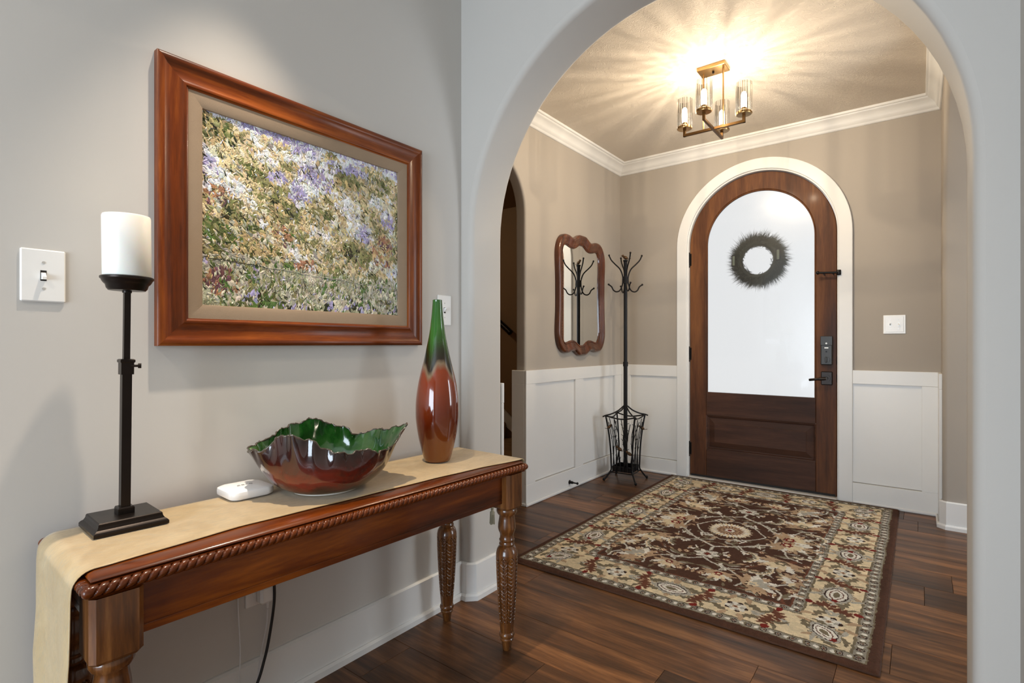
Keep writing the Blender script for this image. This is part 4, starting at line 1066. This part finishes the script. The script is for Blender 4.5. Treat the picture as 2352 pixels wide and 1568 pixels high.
for k in range(4):
    a = YAW + R(4) + k * math.pi / 2; c_, s_ = math.cos(a), math.sin(a)
    rp = lambda r_, z: pt(r_ * c_, r_ * s_, z)
    up = bez([rp(0.022, hubz - 0.01), rp(0.024, hubz + 0.03), rp(0.045, hubz + 0.085), rp(0.090, hubz + 0.130), rp(0.118, hubz + 0.160), rp(0.136, hubz + 0.196)], 6)
    mb = MB().tube(up, 0.0056, 8); mb.ball(rp(0.136, hubz + 0.198), 0.0085, 8, 6); mb.build('upper_hook', M_black, rk, 60)
    dn = bez([rp(0.022, hubz + 0.01), rp(0.026, hubz - 0.04), rp(0.045, hubz - 0.085), rp(0.075, hubz - 0.098), rp(0.100, hubz - 0.085), rp(0.115, hubz - 0.058), rp(0.138, hubz - 0.040)], 6)
    mb = MB().tube(dn, 0.0056, 8); mb.ball(rp(0.140, hubz - 0.039), 0.0085, 8, 6); mb.build('lower_hook', M_black, rk, 60)
def bird(c, ang, s_, name='bird'):
    mb = MB(); M_ = Matrix.Translation(Vector(c)) @ Matrix.Rotation(ang, 4, 'Z') @ Matrix.Scale(s_, 4)
    b = MB(); b.ball((0, 0, 0), (0.022, 0.014, 0.014), 12, 8)
    b.V = xf(b.V, Matrix.Rotation(R(-25), 4, 'Y'))
    b.ball((0.021, 0, 0.016), 0.011, 10, 8)
    b.lathe([(0.004, 0), (0.0003, 0.011)], (0, 0, 0), 6)
    k = len(b.V) - 12; b.V[k:] = xf(b.V[k:], Matrix.Translation((0.030, 0, 0.016)) @ Matrix.Rotation(R(90), 4, 'Y'))
    n0 = len(b.V); b.box((-0.046, -0.004, -0.016), (-0.012, 0.004, -0.012), 0.001)
    b.V[n0:] = xf(b.V[n0:], Matrix.Translation((-0.01, 0, -0.012)) @ Matrix.Rotation(R(8), 4, 'Y') @ Matrix.Translation((0.01, 0, 0.012)))
    mb.add(xf(b.V, M_), b.F); return mb.build(name, M_birdm, rk, 70)
bird(pt(0.0, 0.0, 1.813), R(200), 0.95)
# basket
hb, ht_ = 0.088, 0.122; zb_, zt_ = 0.075, 0.525
ba = R(5)
def bpt(x, y, z):
    return pt(x * math.cos(ba) - y * math.sin(ba), x * math.sin(ba) + y * math.cos(ba), z)
def side_h(z):
    q = (z - zb_) / (zt_ - zb_); return hb + (ht_ - hb) * q ** 2.2
cs = [(1, -1), (1, 1), (-1, 1), (-1, -1)]
for sx, sy in cs:
    pts_ = [bpt(sx * (hb + 0.045), sy * (hb + 0.045), 0.012), bpt(sx * (hb + 0.036), sy * (hb + 0.036), 0.02), bpt(sx * (hb + 0.012), sy * (hb + 0.012), 0.062)]
    pts_ += [bpt(sx * side_h(z), sy * side_h(z), z) for z in [0.09 + (zt_ - 0.09) * i / 8 for i in range(9)]]
    mb = MB().tube(bez(pts_[:3] + pts_[3:], 3), 0.0068, 8); mb.ball(bpt(sx * (hb + 0.045), sy * (hb + 0.045), 0.012), 0.012, 8, 6)
    mb.build('corner_post', M_black, rk, 60)
    mb = MB().tube(bez([bpt(0.008 * sx, 0.008 * sy, 0.605), bpt(sx * 0.045, sy * 0.045, 0.565), bpt(sx * 0.085, sy * 0.085, 0.540), bpt(sx * ht_, sy * ht_, zt_ + 0.003), bpt(sx * (ht_ + 0.018), sy * (ht_ + 0.018), zt_ - 0.006)], 6), 0.0058, 8)
    mb.build('roof_rod', M_black, rk, 60)
for i in range(4):
    (ax_, ay_), (bx_, by_) = cs[i], cs[(i + 1) % 4]
    P = [bpt((ax_ + (bx_ - ax_) * q) * ht_ * (1 - 0.10 * math.sin(math.pi * q)), (ay_ + (by_ - ay_) * q) * ht_ * (1 - 0.10 * math.sin(math.pi * q)), zt_ - 0.02 * math.sin(math.pi * q)) for q in [k / 10 for k in range(11)]]
    MB().tube(P, 0.0056, 8).build('top_rail', M_black, rk, 60)
    MB().tube([bpt(ax_ * hb, ay_ * hb, 0.068), bpt(bx_ * hb, by_ * hb, 0.068)], 0.005, 8).build('bottom_rail', M_black, rk, 60)
tr_ = MB(); rws = [[bpt(sx * h_, sy * h_, z) for sx, sy in cs] for h_, z in ((hb - 0.006, 0.075), (hb - 0.006, 0.118), (hb - 0.010, 0.118), (hb - 0.010, 0.082))]
tr_.grid(rws, closed_v=True); tr_.F += [(3, 2, 1, 0), (12, 13, 14, 15)]; tr_.M += [0, 0]
tr_.build('drip_tray', M_black, rk)
rb_ = random.Random(3)
def face_pt(i, u, z, o=0.0):
    (ax_, ay_), (bx_, by_) = cs[i], cs[(i + 1) % 4]; h_ = side_h(z)
    return bpt((ax_ + (bx_ - ax_) * u) * h_, (ay_ + (by_ - ay_) * u) * h_, z)
for i in range(4):
    for (u0, u1, u2, ztop) in ((0.22, 0.42, 0.30, 0.50), (0.80, 0.58, 0.72, 0.50), (0.45, 0.30, 0.16, 0.46), (0.58, 0.75, 0.86, 0.47)):
        pts_ = bez([face_pt(i, u0, 0.08), face_pt(i, (u0 + u1) / 2 + rb_.uniform(-.05, .05), 0.20), face_pt(i, u1, 0.33), face_pt(i, u2, ztop)], 5)
        mb = MB().tube(pts_, [0.0042] * 8 + [0.0032] * 8, 6)
        for k in (4, 7, 10, 13):
            p = Vector(pts_[k]); q = Vector(face_pt(i, min(.95, max(.05, u1 + rb_.choice([-.16, .16]))), p.z - RC.x * 0 + rb_.uniform(.01, .045)))
            d = (q - p); d = d.normalized() * rb_.uniform(.018, .034)
            mb.tube([p, p + d], [0.0028, 0.0018], 5)
        mb.build('branch', M_black, rk, 60)
bird(face_pt(3, 0.42, 0.262), R(185), 1.0); bird(face_pt(3, 0.86, 0.232), R(185), 0.95); bird(face_pt(3, 0.05, 0.435), R(60), 0.85); bird(face_pt(0, 0.97, 0.415), R(215), 0.9)

# door stop on the wainscot base
ds = empty('door_stop', (EL + 0.02, 3.47, 0.052), 0, 'small black door stop screwed to the white baseboard', 'door stop')
MB().lathe([(0.016, 0), (0.016, 0.004), (0.009, 0.010), (0.009, 0.016), (0.012, 0.019), (0.008, 0.023), (0.011, 0.028), (0.006, 0.034), (0.005, 0.06), (0.006, 0.064), (0.010, 0.066), (0.010, 0.074), (0.006, 0.080), (0.002, 0.082)], (0, 0, 0), 14)
mb = MB().lathe([(0.016, 0), (0.016, 0.004), (0.009, 0.010), (0.009, 0.016), (0.012, 0.019), (0.008, 0.023), (0.011, 0.028), (0.006, 0.034), (0.005, 0.06), (0.006, 0.064)], (0, 0, 0), 14)
mb.V = xf(mb.V, Matrix.Rotation(R(90), 4, 'Y')); mb.build('stem', M_black, ds, 50, local=True)
mb = MB().ball((0.070, 0, 0), (0.009, 0.010, 0.010), 12, 8); mb.build('bumper', M_black, ds, 70, local=True)

# ================================================================== CHANDELIER
CHX, CHY = -0.950, 3.150
cz_ = 2.352
chd = empty('ceiling_light', (CHX, CHY, cz_), 0, 'brass semi-flush ceiling light with four fluted glass shades', 'ceiling light')
MB().box((-0.079, -0.052, CZ - 0.022 - cz_), (0.079, 0.052, CZ - cz_), 0.002).build('canopy', M_brass, chd, local=True)
MB().tube([(0, 0, CZ - 0.032 - cz_), (0, 0, CZ - 0.021 - cz_)], 0.006, 10).build('finial', M_bronze, chd, local=True)
for sx in (-1, 1): MB().tube([(sx * 0.056, 0, 0.005), (sx * 0.056, 0, CZ - 0.02 - cz_)], 0.0045, 10).build('stem', M_brass, chd, 60, local=True)
MB().box((-0.176, -0.007, 0), (0.176, 0.007, 0.016), 0.0015).build('arm_bar', M_brown, chd, local=True)
MB().box((-0.007, -0.176, -0.001), (0.007, 0.176, 0.015), 0.0015).build('arm_bar', M_brown, chd, local=True)
FL_ = 22
for dx, dy in ((0.168, 0), (-0.168, 0), (0, 0.168), (0, -0.168)):
    hd = empty('shade_holder', (dx, dy, 0)); hd.parent = chd
    MB().box((-0.0075, -0.0075, 0.0), (0.0075, 0.0075, 0.046), 0.001).build('arm_riser', M_brown, hd, local=True)
    MB().lathe([(0.006, 0.044), (0.040, 0.045), (0.041, 0.047), (0.041, 0.060), (0.039, 0.062), (0.008, 0.062)], (0, 0, 0), 36).build('cup', M_brass, hd, 40, local=True)
    MB().lathe([(0.013, 0.060), (0.013, 0.085), (0.010, 0.086)], (0, 0, 0), 20).build('socket', M_brass, hd, 40, local=True)
    MB().lathe([(0.0135, 0.086), (0.0150, 0.092), (0.0155, 0.14), (0.0135, 0.165), (0.008, 0.173), (0.001, 0.175)], (0, 0, 0), 18).build('bulb', M_bulb, hd, 60, local=True)
    rws = []
    for z in (0.048, 0.10, 0.16, 0.222):
        rws.append([((0.0432 + 0.0011 * math.cos(FL_ * a)) * math.cos(a), (0.0432 + 0.0011 * math.cos(FL_ * a)) * math.sin(a), z) for a in [2 * math.pi * k / (FL_ * 6) for k in range(FL_ * 6)]])
    MB().grid(rws, closed_v=True).build('glass_shade', M_shade, hd, 180, local=True)
    lamp('bulb_light', 'POINT', (0, 0, 0.120), 15.5, (1.0, 0.83, 0.61), parent=hd, shadow_soft_size=0.004)
    ld = bpy.data.lights[-1] if False else [o_ for o_ in hd.children if o_.type == 'LIGHT'][0].data
    ld.use_nodes = True; nt_ = ld.node_tree; ef = nt_.nodes['Emission']; lf = nt_.nodes.new('ShaderNodeLightFalloff')
    lf.inputs['Strength'].default_value = 1.0; lf.inputs['Smooth'].default_value = 0.40; nt_.links.new(lf.outputs['Quadratic'], ef.inputs['Strength'])

# recessed downlight over the table; the second, behind, is added as warm fill
for cone, x, y, e_w, lab in ((58, -1.262, 0.72, 128.0, 'recessed ceiling downlight above the console table'), (165, -0.75, -0.95, 36.0, 'unseen downlight added as warm fill in the room behind')):
    rl = empty('recessed_light', (x, y, CZ), 0, lab, 'ceiling light')
    MB().lathe([(0.060, 0.0), (0.085, 0.0), (0.085, -0.004), (0.060, -0.006)], (0, 0, 0), 36, cap=False).build('trim_ring', M_white, rl, 40, local=True)
    MB().lathe([(0.001, -0.003), (0.060, -0.003)], (0, 0, 0), 36, cap=False).build('lens', M_lens, rl, local=True)
    lamp('downlight', 'SPOT', (0, 0, -0.012), e_w, (1.0, 0.85, 0.68), parent=rl, spot_size=R(cone), spot_blend=1.0, shadow_soft_size=0.020)

# ================================================================== RUG
RX0, RX1, RY0, RY1 = -1.652, -0.106, 2.135, 4.330
rcx, rcy = (RX0 + RX1) / 2, (RY0 + RY1) / 2
hw, hl = (RX1 - RX0) / 2, (RY1 - RY0) / 2
cell = 0.003
qx = np.arange(0.0015, hw, cell); qy = np.arange(0.0015, hl, cell)
GX, GY = np.meshgrid(qx, qy)
L3 = lambda *c_: np.array(lin(c_), np.float32)
cBR, cGU, cCR, cTN, cWH, cOL, cRD, cGY, cRS, cDK = L3(82, 52, 36), L3(158, 150, 134), L3(234, 213, 174), L3(192, 160, 126), L3(238, 230, 214), L3(126, 112, 88), L3(128, 36, 26), L3(184, 176, 160), L3(112, 66, 46), L3(58, 36, 27)
IM = np.empty(GX.shape + (3,), np.float32); IM[:] = cBR
ed = np.minimum(hw - GX, hl - GY)
B1, B2, B3, B4 = 0.034, 0.082, 0.276, 0.322
IM[ed > B1] = cGU; IM[ed > B2] = cCR; IM[ed > B3] = cGU; IM[ed > B4] = cBR
for b_, w_, c_ in ((B1, 0.003, cOL), (B2, 0.004, cOL), (B3, 0.004, cOL), (B4, 0.004, cRS)):
    IM[np.abs(ed - b_) < w_] = c_
vert = (hw - GX) < (hl - GY)
run = np.where(vert, GY, GX)
for bc, off_ in (((B1 + B2) / 2, 0.0), ((B3 + B4) / 2, 0.02)):
    ph = ((run + off_) / 0.052) % 1.0; dc = np.abs(ed - bc)
    IM[(((ph - 0.25) * 0.052) ** 2 / 0.0085 ** 2 + dc ** 2 / 0.010 ** 2) < 1] = cWH
    rr_ = ((ph - 0.72) * 0.052) ** 2 / 0.011 ** 2 + dc ** 2 / 0.016 ** 2
    IM[(rr_ < 1) & (rr_ > 0.45)] = cDK
    IM[rr_ < 0.14] = cRS
    IM[(np.abs(ph - 0.48) * 0.052 < 0.003) & (dc < 0.013)] = cOL
def box_sel(cx_, cy_, r_):
    i0, i1 = np.searchsorted(qy, (cy_ - r_, cy_ + r_)); j0, j1 = np.searchsorted(qx, (cx_ - r_, cx_ + r_))
    return (slice(i0, i1), slice(j0, j1))
def loc(cx_, cy_, ang, r_):
    s_ = box_sel(cx_, cy_, r_); X_ = GX[s_] - cx_; Y_ = GY[s_] - cy_; c0, s0 = math.cos(ang), math.sin(ang)
    return s_, X_ * c0 + Y_ * s0, -X_ * s0 + Y_ * c0
def put(s_, m_, col): IM[s_][m_] = col
def leaf(cx_, cy_, ang, L, wd, col, out=None, bend=0.0, serr=0.0):
    s_, a, b = loc(cx_, cy_, ang, L * 1.3); 
    if a.size == 0: return
    b = b - bend * (a / L) ** 2 * L; q = np.clip(1 - (a / L) ** 2, 0, 1)
    w0 = wd * q ** 0.8 * (1 + serr * np.sin(a * 260))
    if out is not None: put(s_, (np.abs(b) < w0 + 0.0035 * (q > 0)) & (np.abs(a) < L), out)
    put(s_, (np.abs(b) < w0) & (np.abs(a) < L), col)
def flower(cx_, cy_, r_, n, cols_, ph=0.0, sx=1.0, ang=0.0):
    s_, a, b = loc(cx_, cy_, ang, r_ * 1.3 * max(1, 1 / sx))
    if a.size == 0: return
    a = a * sx; rad = np.hypot(a, b); th = np.arctan2(b, a) + ph
    for k, (f_, col) in enumerate(cols_):
        put(s_, rad < r_ * f_ * (0.84 + 0.16 * np.cos(n * th + (k % 2) * math.pi)), col)
def vine(pts_, wd, col, core=None):
    P = bez([(x, y, 0) for x, y in pts_], 14)
    for wd_, c_ in ((wd, col), (wd * 0.4, core)):
        if c_ is None: continue
        for p in P:
            s_ = box_sel(p.x, p.y, wd_ * 1.4); put(s_, (GX[s_] - p.x) ** 2 + (GY[s_] - p.y) ** 2 < wd_ ** 2, c_)
def palmette(cx_, cy_, ang, sc, c_out, c_mid, c_in, c_ct):
    for k in range(-3, 4):
        a = ang + k * 0.48; d = 0.62 * sc
        leaf(cx_ + math.cos(a) * d * .75, cy_ + math.sin(a) * d * .75, a, sc * .46, sc * .15, c_out if k % 2 else c_mid, None, 0, .25)
    for k in (-1, 0, 1):
        a = ang + k * .6; leaf(cx_ + math.cos(a) * sc * .3, cy_ + math.sin(a) * sc * .3, a, sc * .36, sc * .15, c_in)
    for s2 in (-1, 1): leaf(cx_ - math.cos(ang) * sc * .1 + math.cos(ang + 1.8 * s2) * sc * .4, cy_ - math.sin(ang) * sc * .1 + math.sin(ang + 1.8 * s2) * sc * .4, ang + 1.5 * s2, sc * .42, sc * .11, c_out, None, .3 * s2)
    flower(cx_, cy_, sc * .24, 6, [(1, c_ct), (.5, c_in)])
# --- field
for x, y, a, L in ((.09, .24, .8, .05), (.20, .16, 2.2, .05), (.40, .12, .3, .045), (.14, .50, 2.6, .05), (.36, .47, 1.2, .05), (.05, .60, .3, .05), (.42, .70, 2.0, .05), (.28, .74, .2, .05), (.10, .72, 2.9, .05), (.23, .36, .4, .05), (.42, .36, 1.5, .04), (.33, .23, 2.8, .05), (.07, .14, 1.4, .04), (.43, .58, .6, .04), (.18, .66, 1.1, .045)):
    leaf(x, y, a, L, L * .24, cOL, None, .25); leaf(x + .012, y + .012, a + .1, L * .6, L * .10, cGY, None, .25)
for x, y, a in ((.15, .30, 1.0), (.39, .20, 2.4), (.08, .39, .5), (.30, .58, 2.3), (.44, .47, 1.2), (.36, .72, .5), (.24, .11, 1.0), (.13, .57, 2.1), (.45, .06, 1.2), (.45, .66, 1.9)):
    leaf(x, y, a, .032, .011, cWH, None, .3, .3); leaf(x + .02, y - .008, a + 1.1, .022, .008, cTN, None, .3)
rf = random.Random(9)
for k in range(95):
    x, y = rf.uniform(0.01, .445), rf.uniform(0.02, .77)
    if (x / .16) ** 2 + (y / .16) ** 2 < 1: continue
    leaf(x, y, rf.uniform(0, 3.14), rf.uniform(.018, .036), rf.uniform(.005, .010), rf.choice([cOL, cOL, cTN, cGY, cRS, cWH]), None, rf.uniform(-.4, .4), .3)
vine([(0.0, .305), (.05, .27), (.13, .215), (.20, .14), (.245, .09), (.25, .0)], .0075, cGY, cWH)
vine([(0, .175), (.07, .155), (.13, .10), (.175, .03), (.19, .0)], .005, cGY, cWH)
vine([(0.0, .30), (0.0, .36)], .008, cGY, cWH)
vine([(0, .48), (.06, .53), (.13, .555), (.20, .60), (.235, .66), (.22, .72)], .006, cGY, cWH)
vine([(.13, .555), (.18, .53), (.24, .52)], .005, cGY, cWH)
vine([(.25, .10), (.31, .15), (.34, .22), (.41, .26)], .005, cGY, cWH)
vine([(.40, .75), (.40, .69), (.36, .63), (.40, .57), (.44, .55)], .0065, cGY, cWH)
vine([(.36, .63), (.30, .66)], .005, cGY, cWH)
vine([(.10, .22), (.14, .27), (.21, .275)], .005, cGY, cWH)
flower(0, 0, .132, 22, [(1.0, cCR), (.93, cWH), (.72, cTN), (.60, cRS), (.52, cTN), (.36, cRS), (.26, cWH), (.14, cRD)], 0, 1.08)
flower(0, .425, .062, 7, [(1, cWH), (.82, cGY), (.62, cWH), (.36, cRS), (.16, cRD)])
palmette(.31, .045, .6, .135, cTN, cWH, cCR, cRD)
palmette(.335, .33, 1.9, .135, cTN, cWH, cCR, cOL)
palmette(.275, .655, -.6, .125, cTN, cWH, cGY, cCR)
palmette(.12, .64, 1.4, .095, cTN, cWH, cCR, cRD)
palmette(.42, .50, 2.6, .085, cTN, cCR, cWH, cRS)
for x, y, a0, s2 in ((.25, .455, .4, 1), (.40, .135, 1.3, -1), (.155, .345, -.5, 1)):
    for k in range(12):
        q = k / 11; th = a0 + s2 * (q * 2.2 - .6); rr2 = .070
        leaf(x + rr2 * math.cos(th), y + rr2 * math.sin(th), th + (.9 if k % 2 else 1.6) * s2, .018 + .012 * math.sin(math.pi * q), .008, cWH if k % 2 else cCR)
        leaf(x + rr2 * .86 * math.cos(th), y + rr2 * .86 * math.sin(th), th + 1.57 * s2, .016, .009, cOL)
for x, y, r_ in ((.20, .52, .024), (.33, .14, .022), (.44, .30, .022), (.05, .68, .024), (.43, .63, .022), (.10, .45, .020), (.22, .24, .02)):
    flower(x, y, r_, 6, [(1, cRS), (.8, cTN), (.5, cCR), (.25, cRD)])
# --- cream border motifs
mid = (B2 + B3) / 2
def motif(k, cx_, cy_, oa, g=1.35):
    """one motif of the wide border; oa = direction across the band"""
    ca, sa = math.cos(oa), math.sin(oa)
    def P(al, ac): return cx_ + g * (-sa * al + ca * ac), cy_ + g * (ca * al + sa * ac)
    def lf(al, ac, an, L, wd, c_, out=None, bend=0.0, se=0.0):
        x, y = P(al, ac); leaf(x, y, oa + an, L * g, wd * g, c_, out, bend, se)
    if k == 0:      # pointed palmette lying along the band
        for s2 in (-1, 1):
            lf(.060 * s2, .030, 1.9 * s2, .032, .010, cOL, None, .3 * s2, .3); lf(.060 * s2, -.030, -1.9 * s2, .032, .010, cOL, None, .3 * s2, .3)
            lf(0, .052 * s2, .5, .030, .009, cTN, None, .2); lf(.02, .058 * s2, -.6, .024, .007, cGY)
        lf(0, 0, 1.57, .064, .044, cGY, cOL, 0, .12); lf(0, 0, 1.57, .054, .034, cDK); lf(0, 0, 1.57, .050, .030, cWH); lf(0, 0, 1.57, .040, .021, cRS); lf(0, 0, 1.57, .036, .017, cWH)
        lf(0, 0, 1.57, .022, .010, cOL); x, y = P(.045, 0); flower(x, y, .012 * g, 5, [(1, cRD)])
    elif k == 1:    # red serrated leaf with a bud
        for s2 in (-1, 1):
            lf(.012 * s2, .024 * s2, .35 * s2, .040, .016, cRS, cTN, .2, .5); lf(.010 * s2, .066 * s2, .3, .014, .011, cRD)
            lf(-.024 * s2, .020 * s2, 1.1, .026, .008, cOL, None, .3); lf(.034 * s2, .004, .8 * s2, .022, .006, cGY, None, .3)
            lf(-.010 * s2, .050 * s2, -.5, .020, .006, cOL, None, .3)
    else:           # open white blossom with olive leaves
        for s2 in (-1, 1):
            for w2 in (-1, 1):
                lf(.046 * s2, .034 * w2, 1.57 + .6 * s2 * w2, .034, .012, cOL, None, .3 * s2, .3); lf(.026 * s2, .060 * w2, .5 * s2, .022, .009, cTN, None, .2)
                lf(.060 * s2, .010 * w2, 1.57 - .5 * s2 * w2, .020, .006, cGY)
        x, y = P(0, 0); flower(x, y, .036 * g, 5, [(1, cDK), (.93, cWH), (.7, cGY), (.52, cWH), (.3, cTN), (.14, cRS)])
seqq = [0, 1, 2, 1]
for k in range(9):
    y = 0.0 + k * 0.137
    if y < hl - mid - 0.09: motif(seqq[k % 4], hw - mid, y, 0.0)
for k in range(6):
    x = 0.0 + k * 0.137
    if x < hw - mid - 0.09: motif(seqq[k % 4], x, hl - mid, math.pi / 2)
motif(0, hw - mid, hl - mid, -math.pi / 4, 1.15)
full = np.concatenate([IM[:, ::-1], IM], axis=1); full = np.concatenate([full[::-1], full], axis=0)
ny, nx = full.shape[:2]
def smooth_noise(ny, nx, step, amp):
    gy, gx = ny // step + 3, nx // step + 3; g = rng.normal(0, amp, (gy, gx))
    yi = np.arange(ny) / step; xi = np.arange(nx) / step; y0i = yi.astype(int); x0i = xi.astype(int); fy = (yi - y0i)[:, None]; fx = (xi - x0i)[None]
    return (g[y0i][:, x0i] * (1 - fy) * (1 - fx) + g[y0i + 1][:, x0i] * fy * (1 - fx) + g[y0i][:, x0i + 1] * (1 - fy) * fx + g[y0i + 1][:, x0i + 1] * fy * fx)
jy = np.clip((np.arange(ny)[:, None] + smooth_noise(ny, nx, 5, 0.75) + smooth_noise(ny, nx, 40, 1.2)).round().astype(int), 0, ny - 1)
jx = np.clip((np.arange(nx)[None] + smooth_noise(ny, nx, 5, 0.75) + smooth_noise(ny, nx, 40, 1.2)).round().astype(int), 0, nx - 1)
full = full[jy, jx]
full = full * (1 + smooth_noise(ny, nx, 3, 0.07) + smooth_noise(ny, nx, 30, 0.05))[..., None]
rg = empty('area_rug', (rcx, rcy, 0.0), 0, 'brown and cream floral rug lying in front of the door', 'rug')
xs = np.linspace(-hw, hw, nx + 1); ys = np.linspace(-hl, hl, ny + 1)
VX, VY = np.meshgrid(xs, ys)
edm = np.minimum(hw - np.abs(VX), hl - np.abs(VY))
VZ = 0.0155 - 0.009 * np.clip(1 - edm / 0.014, 0, 1) ** 2 + rng.normal(0, 0.00035, VX.shape)
VX = VX + np.where(edm < 0.004, rng.normal(0, 0.0009, VX.shape), 0); VY = VY + np.where(edm < 0.004, rng.normal(0, 0.0009, VX.shape), 0)
co = np.stack([VX, VY, VZ], -1).astype(np.float32)
me = bpy.data.meshes.new('pile')
nv = (nx + 1) * (ny + 1); nf = nx * ny
me.vertices.add(nv); me.vertices.foreach_set('co', co.ravel())
ii = (np.arange(ny)[:, None] * (nx + 1) + np.arange(nx)[None]).ravel()
lv_ = np.stack([ii, ii + 1, ii + nx + 2, ii + nx + 1], -1).astype(np.int32)
me.loops.add(nf * 4); me.loops.foreach_set('vertex_index', lv_.ravel())
me.polygons.add(nf); me.polygons.foreach_set('loop_start', np.arange(0, nf * 4, 4, dtype=np.int32))
try: me.polygons.foreach_set('loop_total', np.full(nf, 4, np.int32))
except Exception: pass
me.update(calc_edges=True)
at = me.color_attributes.new('Col', 'FLOAT_COLOR', 'CORNER')
cc = np.ones((nf, 4, 4), np.float32); cc[:, :, :3] = full.reshape(-1, 1, 3)
at.data.foreach_set('color', cc.ravel()); me.materials.append(M_rug); me.update()
pile = bpy.data.objects.new('pile', me); C.objects.link(pile); pile.parent = rg
rb2 = MB()
def rect_ring(o, z): 
    pts_ = []
    for k in range(120): pts_.append((-hw - o + (2 * hw + 2 * o) * k / 120, -hl - o))
    for k in range(160): pts_.append((hw + o, -hl - o + (2 * hl + 2 * o) * k / 160))
    for k in range(120): pts_.append((hw + o - (2 * hw + 2 * o) * k / 120, hl + o))
    for k in range(160): pts_.append((-hw - o, hl + o - (2 * hl + 2 * o) * k / 160))
    return [(x + random.gauss(0, .0008), y + random.gauss(0, .0008), z) for x, y in pts_]
rb2.grid([rect_ring(-0.004, 0.0008), rect_ring(0.001, 0.002), rect_ring(0.0025, 0.005), rect_ring(0.0008, 0.0078), rect_ring(-0.004, 0.0085)], closed_v=True)
M_bind = plain('brown_rug_edge', (74, 46, 30), 0.95, bump=0.8, bscale=350, var=0.25)
rb2.build('edge_binding', M_bind, rg, 80, local=True)
